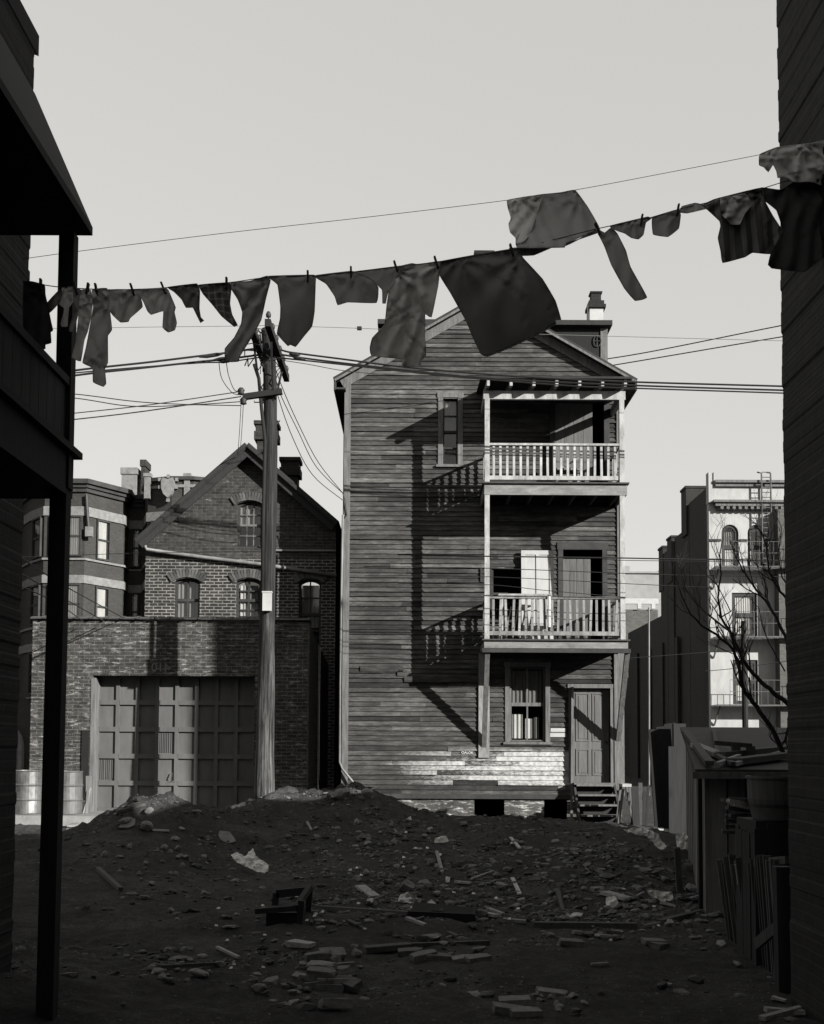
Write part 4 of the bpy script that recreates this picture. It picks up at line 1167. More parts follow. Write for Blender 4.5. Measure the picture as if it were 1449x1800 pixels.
for y0 in (50, 53, 56, 59): MB().box(ra - .14, ra - .06, y0, y0 + .5, -.2, 6.5).build('buttress', M['side_dark'], row)
fb = thing('distant_building', P(1130, 1300, 88), 'pale distant flat-roofed building seen between house and alley row', 'building')
Y = 88; MB().box(PX(1060, Y), PX(1167, Y), Y, Y + 10, -.3, PZ(1008, Y, 1130)).build('wall', M['far_pale'], fb)
mb = MB().box(PX(1060, Y), PX(1169, Y), Y - .15, Y + .2, PZ(1008, Y, 1130), PZ(1005, Y, 1130)); mb.box(PX(1096, Y), PX(1108, Y), Y, Y + 1, PZ(1008, Y, 1130), PZ(995, Y, 1130)); mb.box(PX(1160, Y), PX(1167, Y), Y, Y + .6, PZ(1005, Y, 1130), PZ(1002, Y, 1130))
mb.build('parapet', M['far_pale'], fb)
mbld = thing('low_rear_building', P(1120, 1400, 62), 'lower grey brick building with white parapet blocks beyond alley', 'building')
Y = 62; MB().box(PX(1040, Y), PX(1185, Y), Y + 4, Y + 12, -.3, PZ(1056, Y, 1120)).build('wall', M['far_brick'], mbld)
mb = MB().box(PX(1114, Y), PX(1185, Y), Y + 3.8, Y + 3.99, PZ(1046, Y, 1120), PZ(1036, Y, 1120))
for a in (1114, 1146, 1172): mb.box(PX(a, Y), PX(a + 7, Y), Y + 3.8, Y + 3.99, PZ(1055, Y, 1120), PZ(1046, Y, 1120))
mb.build('parapet', M['white'], mbld)
MB().box(PX(1092, Y), PX(1112, Y), Y + 3.7, Y + 3.98, PZ(1060, Y, 1120), PZ(1032, Y, 1120)).build('chimney', M['far_brick'], mbld)
tag(MB().tube([P(1141.5, 1410, 38), P(1141.5, 1240, 38), P(1141, 1068, 38)], .03, 6).build('flagpole', M['zinc']), 'thin pale vertical pipe standing in the alley', 'pole')
tag(MB().tube([P(1311, 1300, 34), P(1309, 1180, 34), P(1307.5, 1092, 34)], [.09, .085, .08], 10).build('wooden_post', M['crossarm']), 'dark slim post in front of the pale building', 'post')

# ================================================================== NEAR BUILDINGS (left and right of the camera)
lb = thing('near_left_house', (-5, 2, 0), 'dark brick house with wooden porch at the left edge', 'house')
lx = P(56, 300, 7.8).x
def courses(x, x2, z0, z1, amp):
    out = [(x2, z0), (x, z0)] if x2 > x else [(x2, z0), (x, z0)]
    z = z0 + .05
    while z < z1 - .08:
        o = R(-amp, amp); out += [(x + o, z), (x + o, z + .062)]; z += .0776
    return out + [(x, z1), (x2, z1)]
MB().slab(courses(lx, -9, -.4, 6.5, .007), [], -9, 7.8).build('wall', M['brick_dark'], lb)
ez = PZ(72, 7.85, 60); ex = P(67, 75, 7.85).x
vs = []
for y in (-9, 7.87): vs += [(-9.2, y, ez + 2.6), (-9.2, y, ez + 2.75), (ex, y, ez - .1), (ex, y, ez + .05)]
MB().add(vs, [(0,2,3,1),(4,5,7,6),(0,4,6,2),(1,3,7,5),(2,6,7,3),(0,1,5,4)]).build('roof', M['black_tar'], lb)
# porch roof
yE = 6.9
rxa, rza = P(163, 404, yE).x, P(163, 400, yE).z; rxb, rzb = P(62, 165, yE).x, P(62, 165, yE).z
zbot = P(150, 414, yE).z
sec = [(rxa, zbot), (rxa, rza), (rxb, rzb), (lx - .1, rzb), (lx - .1, zbot)]
n = len(sec); vs = [(x, y, z) for y in (1.5, yE) for x, z in sec]
MB().add(vs, [tuple(range(n)), tuple(range(n, 2*n))[::-1]] + [(i, n+i, n+(i+1)%n, (i+1)%n) for i in range(n)]).build('porch_roof', M['black_tar'], lb)
pu = [P(119, 414, 6.8), P(117, 600, 6.8)]
plx = P(112, 650, 6.75).x
mb = MB(); ptop = P(119.5, 414, 6.8); pmid = P(106, 875, 6.8); pbot = P(80, 1800, 6.8)
mb.beam(P(121, 412, 6.8), P(111, 860, 6.8), .092, .092, (0, 1, 0)); mb.build('porch_post', M['black_tar'], lb)
mb = MB().beam(P(106.5, 868, 6.8), P(81, 1830, 6.8), .10, .10, (0, 1, 0)); mb.build('porch_post', M['black_tar'], lb)
fx = P(128, 850, 6.88).x; zf1, zf0 = P(130, 800, 6.88).z, P(130, 877, 6.88).z
mb = MB().box(lx - .1, fx, 1.5, 6.88, zf0, zf1 - .02); mb.box(lx - .1, fx + .045, 1.5, 6.92, zf1 - .02, zf1 + .02)
mb.build('balcony_floor', M['black_tar'], lb)
rxx = P(121, 670, 6.8).x; zr = P(121, 668, 6.8).z
mb = MB(); y = 1.5
while y < 6.75: mb.box(rxx - .03, rxx, y, min(y + .135, 6.76), zf1 + .02, zr - .05, R(.2, .9)); y += .14
mb.box(rxx - .06, rxx + .02, 1.5, 6.76, zr - .05, zr)
mb.build('railing', M['dark_wood'], lb)

rt = thing('near_right_tenement', (8, 0, 0), 'tall dark brick tenement wall at the right edge', 'building')
xr_ = P(1379, 900, 7.9).x
MB().slab(courses(xr_, 8.6, -.4, 12, .005), [], -14, 7.9).build('wall', M['brick_near'], rt)
# unseen blocks added right of the frame to shade the yard and garage end
nb = thing('unseen_yard_shade_block', (11, 6, 0), 'unseen brick block added behind the tenement to shade the yard', 'house')
MB().box(8.2, 16, 7.93, 11.6, -.3, 5.7).build('wall', M['brick_dark'], nb)
MB().box(8.0, 16.2, 7.92, 11.7, 5.702, 5.82).build('roof', M['roof'], nb)
nb2 = thing('unseen_garage_shade_block', (10.3, 13, 0), 'unseen narrow brick block added to shade the garage end', 'house')
MB().box(9.25, 12.0, 13.2, 14.0, -.3, 10.6).build('wall', M['brick_dark'], nb2)
MB().box(9.15, 12.1, 13.1, 14.05, 10.602, 10.72).build('roof', M['roof'], nb2)

# ================================================================== SHED, FENCES on the right
shed = thing('shed', (4.2, 14, -.1), 'board shed with tarpaper roof beside the tenement', 'shed')
c0 = P(1241, 1560, 12.0); c1 = P(1207, 1460, 18.2)
sA = Vector((c0.x, 12.0)); sB = Vector((c1.x, 18.2))
zr0 = PZ(1357, 12, 1300); zr1 = PZ(1284, 18.2, 1300)
mb = MB(); n = 26
for i in range(n):
    a = sA.lerp(sB, i / n); b = sA.lerp(sB, (i + .96) / n); t = (i + .5) / n
    zt_ = zr0 + (zr1 - zr0) * t; off = R(-.012, .012)
    vs = [(a.x + off, a.y, -.3), (b.x + off, b.y, -.3), (b.x + off + .05, b.y, -.3), (a.x + off + .05, a.y, -.3)]
    vs += [(x, y, zt_ + R(-.01, .01)) for x, y, z in vs]
    mb.add(vs, [(0,3,2,1),(4,5,6,7),(0,1,5,4),(1,2,6,5),(2,3,7,6),(3,0,4,7)], R(0, 1))
mb.build('side_wall', M['shed'], shed)
mb = MB(); x = sA.x + .03; k = 0
while x < 6:
    wd = R(.16, .26); gap = .02 if random.random() < .8 else .09
    mb.box(x, x + wd, 12 + R(0, .02), 12.04 + R(0, .02), -.25, zr0 - .05, R(.0, 1)); x += wd + gap
mb.build('front_wall', M['shed'], shed)
MB().box(sA.x + .06, 6, 12.5, 12.55, -.3, zr0 - .05).build('shed_backing', M['void'], shed)  # near-black sheet added so the gaps between the boards look unlit
vs = []
for (x, y, z) in ((sA.x - .16, 11.75, zr0 - .02), (6.4, 11.75, zr0 - .02), (6.8, 18.3, zr1), (sB.x - .06, 18.3, zr1)): vs.append((x, y, z)); 
vs += [(x, y, z + .05) for x, y, z in vs]
MB().add(vs, [(3,2,1,0),(4,5,6,7),(0,1,5,4),(1,2,6,5),(2,3,7,6),(3,0,4,7)]).build('roof', M['trim_dark'], shed)
MB().beam((sA.x - .2, 11.72, zr0 - .03), (6.4, 11.72, zr0 - .03), .05, .07).build('fascia', M['trim'], shed)
def on_roof(px, py):
    d = ray(px, py); o = Vector((0, 0, EYE)); t = 11.8 / d.y
    for i in range(400):
        p = o + d * t; z = zr0 + (zr1 - zr0) * (p.y - 11.75) / 6.55 + .05
        if p.z < z or p.y > 18.2: break
        t += .02
    return Vector((p.x, p.y, z))
for (a, b, w_, h_, m, lab) in (((1205, 1290), (1248, 1352), .09, .05, 'lumber_dark', 'dark board along the near edge of shed roof'),
        ((1222, 1315), (1265, 1333), .12, .05, 'lumber', 'pale splintered board at the left of shed roof'),
        ((1265, 1333), (1385, 1322), .16, .06, 'lumber_dark', 'long dark plank lying across the shed roof'),
        ((1290, 1345), (1384, 1334), .2, .06, 'lumber_dark', 'wide plank in front of chair frame on shed roof'),
        ((1262, 1352), (1300, 1334), .05, .04, 'lumber', 'short pale stick below the broken frame on roof'),
        ((1293, 1352), (1318, 1341), .05, .04, 'lumber', 'second short pale stick right of the first on roof'),
        ((1255, 1330), (1290, 1350), .06, .04, 'lumber_dark', 'thin dark stick crossing the pale sticks on roof'),
        ((1335, 1340), (1384, 1328), .08, .05, 'lumber', 'grey board end at the right of shed roof'),
        ((1255, 1285), (1262, 1330), .05, .03, 'lumber_dark', 'narrow batten running down the shed roof')):
    A, B = on_roof(*a), on_roof(*b); A.z += h_/2 + .01; B.z += h_/2 + .012
    tag(MB().beam(A, B, w_, h_, tone=R(.3, .8)).build('roof_board', M[m]), lab, 'board', 'boards lying on the shed roof')
A = on_roof(1295, 1338)
mb = MB(); 
for (x, z, s_) in ((1294, 1305, .09), (1320, 1312, .09)): 
    p = P(x, 1340, 13.0); q = P(x, z, 13.0); mb.beam((p.x, 13.0, A.z - .05), q, s_, .06, (0, 1, 0))
mb.beam(P(1256, 1306, 13.02), P(1322, 1311, 13.02), .045, .05); mb.beam(P(1275, 1342, 13.04), P(1320, 1325, 13.04), .04, .04)
tag(mb.build('wrecked_chair', M['lumber_dark']), 'broken wooden chair frame standing on the shed roof', 'frame')
# leaning pile, tub and pickets in front of the shed
mb = MB()
for i in range(9):
    a = P(1268 + R(-12, 20), 1402 + i * 7 + R(-4, 4), 10.6 + R(-.3, .3)); b = a + Vector((R(.5, .9), R(-.1, .3), R(-.14, .02))); mb.beam(a, b, R(.04, .09), .03, tone=R(0, .6))
for v in (0, 1): mb.box(a.x + .1 + v * .5, a.x + .16 + v * .5, 10.5, 10.6, -.2, PZ(1462, 10.6))
tag(mb.build('lumber_stack', M['lumber_dark']), 'dark stack of scrap sticks in front of the shed', 'lumber stack')
for i, (x0, y0, x1_, y1) in enumerate(((1283, 1410, 1312, 1420), (1288, 1414, 1335, 1426), (1280, 1407, 1338, 1417))):
    tag(MB().beam(P(x0, y0, 10.2), P(x1_, y1, 10.4), .05, .03, tone=.9).build('lath', M['lumber']), 'pale lath on top of the scrap stack by shed', 'lath', 'pale laths on the scrap stack')
p = P(1375, 1440, 9.6); r_ = .28; h_ = .34
mb = MB().lathe((p.x, 9.6, p.z), [(r_*.85, 0), (r_*.98, h_*.5), (r_, h_), (r_*1.04, h_), (r_*1.04, h_ + .02), (r_*.95, h_ + .02), (r_*.9, h_ - .08)], 24)
t = tag(mb.build('washtub', M['shed_dark']), 'wooden tub at the tenement corner above the pickets', 'tub')
MB().lathe((p.x, 9.6, p.z), [(r_*.93, .1), (r_*.95, .13), (r_*.93, .135)], 24).build('hoop', M['iron'], t)
mb = MB(); x = p.x - .3
while x < p.x + .5: mb.box(x, x + .1, 9.36 + R(0, .015), 9.39, -.25, p.z - .03 + R(-.04, .02), R(0, .6)); x += .104
mb.box(p.x - .28, p.x + .5, 9.4, 9.95, p.z - .1, p.z - .005)
for yy in (9.42, 9.53, 9.64, 9.75, 9.86): mb.box(p.x - .3 + R(0, .012), p.x - .275, yy, yy + .1, -.25, p.z - .06 - R(0, .05), R(0, .5))
tag(mb.build('board_bin', M['dark_wood']), 'rough dark board bin carrying the wooden tub', 'bin')
pf = thing('picket_fence', P(1320, 1690, 8.9), 'rickety fence of dark leaning pickets against the tenement', 'fence')
pick = None
for i in range(19):
    px_ = 1272 + i * 5.4 + R(-2, 2); yy = 10.6 - i * .115
    b = P(px_ + 14, 1600, yy); b.z = H(b.x, yy) - .05; t_ = P(px_ + R(-14, 2) * (1 if i < 8 else .4), 1508 + R(-8, 12), yy)
    MB().beam(b, t_, R(.03, .07), .02, (0, 1, 0), R(0, 1) if i not in (6, 8) else 1).build('picket', M['shed'] if i in (6, 8) else M['shed_dark'], pf)
MB().beam(P(1285, 1520, 10.3), P(1384, 1512, 8.5), .03, .06, tone=.3).build('rail', M['shed_dark'], pf)
MB().beam(P(1330, 1660, 8.9), P(1384, 1615, 8.5), .03, .08, tone=.2).build('rail', M['shed_dark'], pf)
q = P(1378, 1600, 8.3); MB().beam((q.x, 8.3, -.3), (q.x - .01, 8.3, PZ(1520, 8.3)), .11, .1).build('fence_post', M['dark_wood'], pf)
# dark tarred board gate and sawhorse beyond the house corner
gt = thing('board_gate', (5, 21.5, 0), 'tall black tarred boards leaning between house and shed', 'gate')
for (a, tA, b, tB, m) in ((1146, 1282, 1160, 1282, 'black_tar'), (1160, 1278, 1174, 1276, 'black_tar'), (1174, 1273, 1190, 1270, 'black_tar')):
    q0, q1 = P(a - 4, tA, 21.5), P(b, tB, 21.5); w0, w1 = P(a + (1158 - a) * .35 + 3, 1452, 21.5), P(b + (1166 - b) * .45, 1452, 21.5)
    vs = [(w0.x, 21.5, -.15), (w1.x, 21.5, -.15), (q1.x, 21.6, q1.z), (q0.x, 21.6, q0.z)]
    vs += [(x, y + .05, z) for x, y, z in vs]
    MB().add(vs, [(0,1,2,3),(7,6,5,4),(0,4,5,1),(1,5,6,2),(2,6,7,3),(3,7,4,0)]).build('board', M[m], gt)
q = P(1194, 1272, 21.3); MB().box(q.x - .1, q.x + .13, 21.3, 21.42, -.15, q.z).build('gate_post', M['dark_wood'], gt)
q = P(1196, 1450, 20.9); mb = MB().box(q.x - .2, q.x + .15, 20.9, 20.94, -.1, PZ(1310, 20.9)); mb.build('board', M['dark_wood'], gt)
sh_ = thing('sawhorse', P(1105, 1450, 23.4), 'dark sawhorse and pale-topped stand beside the house steps', 'sawhorse')
zt_ = PZ(1378, 23.4); xa, xb = PX(1092, 23.4), PX(1108, 23.4)
MB().box(xa, xb, 23.35, 23.75, zt_ - .04, zt_ + .02).build('top', M['rail_paint'], sh_)
for (u, v, s_) in ((xa + .03, 23.4, -.12), (xb - .03, 23.4, .12), (xa + .03, 23.7, -.1), (xb - .03, 23.7, .14)): MB().beam((u, v, zt_ - .04), (u + s_, v, -.08), .05, .05).build('leg', M['plank'], sh_)
for i, (x, top, m, wd) in enumerate(((1116, 1385, 'dark_wood', .14), (1126, 1376, 'lumber_dark', .08), (1133, 1392, 'dark_wood', .06), (1141, 1380, 'dark_wood', .05), (1122, 1400, 'dark_wood', .2))):
    q = P(x, top, 23.0 + i * .12); tag(MB().beam((q.x - R(-.05, .1), q.y, -.1), q, wd, .03, (0, 1, 0), R(.2, .8)).build('leaning_board', M[m]), 'upright scrap board between the sawhorse and black gate', 'board', 'scrap boards by the sawhorse')
# ledge strip of the alley, light planks
mb = MB().box(PX(1040, 21.5), PX(1212, 21.5), 20.6, 22.5, -.2, -.0)
tag(MB().beam(P(1157, 1458, 21), P(1180, 1459, 21), .06, .03).build('pale_stick', M['white']), 'white stick on the ground below the black gate', 'stick')

# ================================================================== BARE TREE
YT = 13.0; SY = YT / 20.5
tr_ = thing('bare_tree', P(1400, 1400, YT), 'leafless tree behind the shed leaning out from the tenement', 'tree')
tw = MB(); tk = MB()
def branch(mb, pts, r0, r1, Y0, Y1, k=5):
    ps = []
    n = len(pts)
    for i, (x, y) in enumerate(pts): ps.append(P(x, y, Y0 + (Y1 - Y0) * i / (n-1)))
    rs = [.68 * SY * (r0 + (r1 - r0) * i / (n-1)) for i in range(n)]
    q, r = dens(ps, rs, 4)
    q = [v + Vector((R(-1, 1), R(-1, 1), R(-1, 1))) * r[i] * .35 for i, v in enumerate(q)]
    mb.tube(q, r, k); return q, r
def twigs(p, d, r, depth):
    L = R(.25, .6) * (.75 ** (3 - depth)) * 1.5 * SY
    pts_ = [p]; dd = d.copy()
    for i in range(4):
        dd = (dd + Vector((R(-.3, .3), R(-.3, .3), R(-.12, .34)))).normalized(); pts_.append(pts_[-1] + dd * L / 4)
    tw.tube(pts_, [r, r*.85, r*.7, r*.6, r*.4], 4)
    if depth > 0:
        for i in range(2 if depth > 1 else 2):
            k = random.choice((1, 2, 3)); nd = (dd + Vector((R(-.9, .9), R(-.9, .9), R(-.1, .9)))).normalized(); twigs(pts_[k+0], nd, r * .62, depth - 1)
limbs = [
    ([(1400, 1400), (1384, 1340), (1372, 1310), (1355, 1275), (1330, 1243), (1310, 1215), (1302, 1190), (1300, 1165), (1288, 1140), (1260, 1115), (1235, 1100), (1215, 1080), (1200, 1050), (1190, 1020)], .085, .012),
    ([(1440, 1290), (1395, 1245), (1365, 1222), (1340, 1200), (1320, 1180), (1308, 1160), (1295, 1135), (1283, 1110), (1268, 1085), (1262, 1050), (1268, 1010), (1266, 975), (1270, 950)], .075, .012),
    ([(1283, 1110), (1250, 1085), (1225, 1062), (1205, 1035), (1196, 1000), (1190, 975)], .03, .008),
    ([(1268, 1085), (1285, 1075), (1262, 1030), (1242, 1010)], .02, .007),
    ([(1420, 1180), (1385, 1130), (1365, 1085), (1345, 1055), (1325, 1030), (1305, 1000), (1292, 975), (1284, 950)], .055, .01),
    ([(1420, 1100), (1395, 1065), (1372, 1040), (1352, 1005), (1348, 965), (1338, 930), (1320, 912)], .045, .01),
    ([(1348, 965), (1352, 930), (1347, 905), (1352, 890)], .018, .006),
    ([(1440, 1075), (1400, 1050), (1375, 1015), (1368, 975), (1375, 930), (1366, 905)], .03, .008),
    ([(1380, 1180), (1352, 1130), (1340, 1100), (1335, 1070), (1318, 1050)], .02, .006),
    ([(1390, 1250), (1382, 1300), (1372, 1312)], .03, .04),
    ([(1302, 1190), (1290, 1150), (1262, 1138), (1245, 1128)], .018, .006)]
for k, (pts_, r0, r1) in enumerate(limbs):
    q, r = branch(tk if k < 2 else tw, pts_, r0, r1, YT - .3 * (k % 3), YT + .4 * ((k * 7) % 5 - 2) * .5)
    for i in range(len(q) // 3, len(q), 3 if k < 2 else 2):
        if r[i] > .03: continue
        d = (q[i] - q[i-1]).normalized()
        twigs(q[i], (d + Vector((R(-.9, .9), R(-.6, .6), R(0, .8)))).normalized(), min(.014, r[i] * .55), 2 if r[i] > .006 else 1)
tk.build('trunk', M['bark'], tr_, smooth=True); tw.build('crown', M['bark'], tr_)

# ================================================================== LAUNDRY
def Y1(px): return 6.35 + .75 * px / 1449
def Y2(px): return 7.05 + .1 * px / 1449
L1 = [(40, 495), (60, 498), (110, 505), (190, 509), (250, 508), (300, 505), (400, 497), (475, 487), (555, 485), (620, 478), (700, 468), (770, 460), (905, 438), (1050, 402), (1130, 386), (1200, 366), (1290, 346), (1335, 333), (1400, 313), (1520, 280)]
L2 = [(40, 455), (150, 440), (400, 409), (650, 381), (890, 352), (1010, 334), (1170, 304), (1335, 272), (1449, 249), (1520, 236)]
def line(pts, Yf, label):
    ps = [P(x, y, Yf(x)) for x, y in pts]; q = []
    n = len(ps)
    for i in range(n - 1):
        p0, p1, p2, p3 = ps[max(i-1, 0)], ps[i], ps[i+1], ps[min(i+2, n-1)]
        for j in range(5):
            t = j / 5; q.append(.5 * ((2*p1) + (p2-p0)*t + (2*p0-5*p1+4*p2-p3)*t*t + (3*p1-p0-3*p2+p3)*t**3))
    q.append(ps[-1]); q.append(Vector((xr_ + .02, Yf(1520), q[-1].z))) if q[-1].x < xr_ else None
    return tag(MB().tube(q, .003 if Yf is Y1 else .0019, 5).build('clothesline', M['wire']), label, 'clothesline', 'clotheslines across the yard')
line(L1, Y1, 'lower sagging clothesline crowded with washing')
line(L2, Y2, 'upper straight clothesline with little washing')
def rsm(poly, step):
    out = []
    n = len(poly)
    for i in range(n):     # catmull-rom on the closed outline, blended with the straight edge
        p0, p1, p2, p3 = [Vector(poly[(i + k) % n]) for k in (-1, 0, 1, 2)]
        m = max(1, int((p2 - p1).length / step))
        for j in range(m):
            t = j / m
            c = .5 * ((2*p1) + (p2-p0)*t + (2*p0-5*p1+4*p2-p3)*t*t + (3*p1-p0-3*p2+p3)*t**3)
            out.append(c.lerp(p1.lerp(p2, t), .72))
    return out
def cloth(name, label, cat, poly, m, Yf=Y1, amp=.03, wl=22, ang=0., blow=.0, dy=0., step=5, crumple=.4, curl=.06, hem=1., seed=None, group=None, top=None, parent=None):
    """poly in photo pixels; folds of wavelength wl (px) running down; blow = metres the hem is pushed back"""
    sd = R(0, 100) if seed is None else seed
    ol = rsm(poly, step)
    xs = [p.x for p in ol]; ys = [p.y for p in ol]
    x0, x1, y0, y1 = min(xs), max(xs), min(ys), max(ys)
    pts_ = list(ol); m_ = len(ol); edges = [(i, (i + 1) % m_) for i in range(m_)]
    x = x0 + step * .5
    while x < x1:
        y = y0 + step * .5
        while y < y1:
            pts_.append(Vector((x + R(-1, 1) * step * .2, y + R(-1, 1) * step * .2))); y += step
        x += step
    v2, e2, f2, _, _, _ = delaunay_2d_cdt(pts_, edges, [list(range(m_))], 1, 1e-4)
    ca, sa = math.cos(ang), math.sin(ang)
    w0, h0 = x1 - x0, y1 - y0
    top = sorted(ol, key=lambda q: q.y)[:max(3, len(ol) // 5)]
    pins = [min(top, key=lambda q: q.x), max(top, key=lambda q: q.x)]
    cre = []
    for _ in range(int(4 + crumple * 9)):
        px_, py_ = R(x0, x1), R(y0, y1); th = math.pi / 2 + ang + R(-.7, .7) * (.5 + crumple)
        cre.append((px_, py_, math.cos(th), math.sin(th), R(.35, .9) * max(w0, h0) * .6, R(2.5, 7), R(.4, 1.1) * random.choice((-1, 1))))
    def disp(p):
        v = (p.y - y0) / max(1, h0); u = (p.x - x0) * ca + (p.y - y0) * sa
        wp = 30 * noise.noise(Vector((p.x / 90 + sd, p.y / 120, sd)))
        d = amp * .5 * (.3 + v) * math.sin((u + wp) / wl * 6.283 + sd)
        for (qx_, qy_, c_, s_, L_, w_, a_) in cre:
            dx_, dy_ = p.x - qx_, p.y - qy_; al = dx_ * c_ + dy_ * s_; ac = -dx_ * s_ + dy_ * c_ + 3 * noise.noise(Vector((al / 20, qx_, sd)))
            if abs(al) < L_ and abs(ac) < w_: d += amp * .7 * a_ * (1 - abs(ac) / w_) ** 1.5 * (1 - (al / L_) ** 2)
        for i, q in enumerate(pins):
            r_ = math.hypot(p.x - q.x, p.y - q.y) + 1; t_ = math.atan2(p.y - q.y, p.x - q.x)
            d += amp * .55 * math.exp(-r_ / (.5 * max(w0, h0))) * min(1, r_ / 12) * math.sin(t_ * 9 + sd + i * 2 + wp * .05)
        d += amp * .5 * noise.noise(Vector((p.x / 60, p.y / 70, sd + 9))) + amp * .12 * noise.noise(Vector((p.x / 9, p.y / 12, sd))) * crumple
        d += blow * v * v + dy + curl * ((p.x - x0) / max(1, w0) - .5) ** 2 * 4 * v
        return P(p.x, p.y, Yf(p.x) + d)
    vs = [disp(p) for p in v2]
    mb = MB(); mb.add(vs, [tuple(f)[::-1] for f in f2])
    rim = [disp(p) + Vector((0, -.003, 0)) for p in ol]
    mb.tube(rim + [rim[0]], .0018 * hem, 5)
    if parent is not None: return mb.build(name, M[m], parent, smooth=True, solid=.004)
    return tag(mb.build(name, M[m], smooth=True, solid=.0025), label, cat, group)
def tf(ox, oy, s, pts): return [(ox + s * x, oy + s * y) for x, y in pts]
A = lambda p: tf(30, 470, .20704, p)
B = lambda p: tf(280, 450, .22084, p)
C = lambda p: tf(600, 430, .28295, p)
D = lambda p: tf(850, 230, .41339, p)
E = lambda p: tf(1180, 240, .18564, p)
WG = 'washing on the clotheslines'
cloth('shirt', 'black shirt hanging half behind the left brick wall', 'shirt', A([(60,126),(232,148),(240,230),(270,370),(290,470),(305,535),(285,550),(290,640),(240,655),(240,690),(210,700),(60,640)]), 'c_black', amp=.02, group=WG, step=4)
cloth('rag', 'dark slanting rag just left of the porch post', 'rag', A([(360,195),(395,215),(390,240),(350,310),(275,385),(262,300)]), 'c_dark', amp=.012, group=WG, step=3)
cloth('sock', 'pale crumpled stockings in front of the porch post', 'stockings', A([(385,178),(470,172),(475,290),(440,340),(430,440),(428,500),(380,503),(375,480),(405,350),(360,310),(390,240)]), 'c_light', amp=.015, wl=10, group=WG, step=3)
cloth('sock', 'narrow grey stocking right beside the porch post', 'stocking', A([(490,182),(545,195),(530,330),(520,390),(480,545),(440,540),(470,440),(505,370),(490,300)]), 'c_mid', amp=.012, wl=10, group=WG, step=3)
cloth('long_underwear', 'long pale undershirt with ragged hem, left of striped suit', 'underwear', A([(545,195),(625,195),(640,300),(628,420),(600,540),(570,620),(540,795),(470,765),(500,640),(520,480),(530,330)]), 'c_light', amp=.025, wl=24, crumple=1.2, group=WG, step=3.5)
cloth('romper', 'long grey suit with striped hem hanging lowest on left', 'clothing', A([(640,195),(765,180),(790,390),(805,530),(770,580),(770,700),(770,810),(745,860),(755,990),(735,1012),(650,975),(645,855),(560,810),(590,680),(620,520),(650,340)]), 'c_grey', amp=.03, wl=24, crumple=1.2, group=WG, step=3.5, dy=-.02)
cloth('diaper', 'creased grey cloth sagging between two pins, left of vest', 'cloth', A([(760,195),(1000,190),(1040,230),(1065,335),(960,430),(945,460),(880,465),(820,410),(785,360)]), 'c_grey', amp=.03, wl=26, ang=.5, crumple=1, group=WG, step=4)
cloth('vest', 'grey child vest with a drooping leg, left of dark plaid', 'clothing', A([(1000,190),(1270,180),(1300,230),(1345,340),(1335,380),(1355,470),(1340,530),(1285,550),(1240,510),(1245,370),(1140,400),(1110,370),(1080,300),(1040,230)]), 'c_grey', amp=.025, wl=16, group=WG, step=4)
cloth('cloth', 'small dark patterned cloth with a hanging tail', 'cloth', B([(70,250),(300,222),(322,280),(318,420),(330,490),(355,515),(330,530),(315,500),(270,410),(215,410),(180,345),(120,285)]), 'c_dark', amp=.02, wl=16, group=WG, step=4)
cloth('plaid_cloth', 'plaid cloth blown to a point at lower right', 'cloth', B([(320,232),(560,213),(572,262),(562,380),(580,470),(622,550),(600,562),(500,480),(420,380),(350,300)]), 'c_plaid', amp=.02, wl=24, group=WG, step=4)
cloth('towel', 'long twisted grey towel hanging in front of the pole', 'towel', B([(572,213),(720,203),(860,160),(885,195),(850,330),(810,510),(740,640),(640,800),(630,840),(530,840),(525,740),(600,650),(655,540),(665,450),(630,350),(575,262)]), 'c_mid', amp=.035, wl=22, ang=.5, blow=-.05, group=WG)
cloth('towel', 'square dark grey towel right of the pole', 'towel', B([(870,162),(1235,153),(1243,220),(1235,440),(1215,560),(1150,640),(1085,722),(1045,705),(1025,715),(940,620),(965,500),(968,400),(945,230),(905,195)]), 'c_mid', amp=.016, wl=60, blow=.12, crumple=.1, curl=.12, group=WG)
cloth('pillowcase', 'wide short grey pillowcase left of the nightgown', 'pillowcase', [(553,485),(617,477),(628,480),(655,492),(665,506),(662,532),(611,531),(594,536),(589,521),(574,499)], 'c_mid', amp=.02, wl=50, group=WG)
cloth('cloth', 'grey cloth tucked behind the pale nightgown', 'cloth', C([(95,168),(350,140),(440,128),(420,200),(290,300),(275,365),(258,365),(255,280),(185,215)]), 'c_mid', amp=.012, dy=.06, group=WG)
cloth('nightgown', 'large pale crumpled nightgown blown by the wind', 'nightgown', C([(350,140),(440,118),(480,125),(612,105),(608,190),(600,260),(560,450),(520,430),(520,560),(525,690),(495,720),(490,755),(385,760),(375,710),(190,690),(180,640),(195,580),(270,500),(285,370),(300,280),(345,190)]), 'c_grey', amp=.06, wl=34, ang=.3, blow=.06, crumple=1.6, group=WG, step=4)
cloth('sheet', 'biggest dark sheet billowing in front of the gable', 'sheet', C([(615,106),(1080,25),(1130,85),(1250,215),(1330,350),(1365,465),(1330,470),(1335,490),(1260,540),(1050,640),(910,695),(870,680),(820,580),(780,480),(730,390),(680,300),(612,190)]), 'c_dark', amp=.03, wl=120, ang=-.7, blow=.16, crumple=.3, curl=.1, group=WG, step=6)
cloth('curtain_cloth', 'broad grey cloth hung from the upper line', 'cloth', D([(200,280),(330,263),(390,253),(440,320),(470,370),(495,420),(420,448),(350,480),(345,495),(145,498),(140,455),(190,400)]), 'c_mid', Yf=Y2, amp=.03, wl=30, ang=-.2, blow=-.35, group=WG)
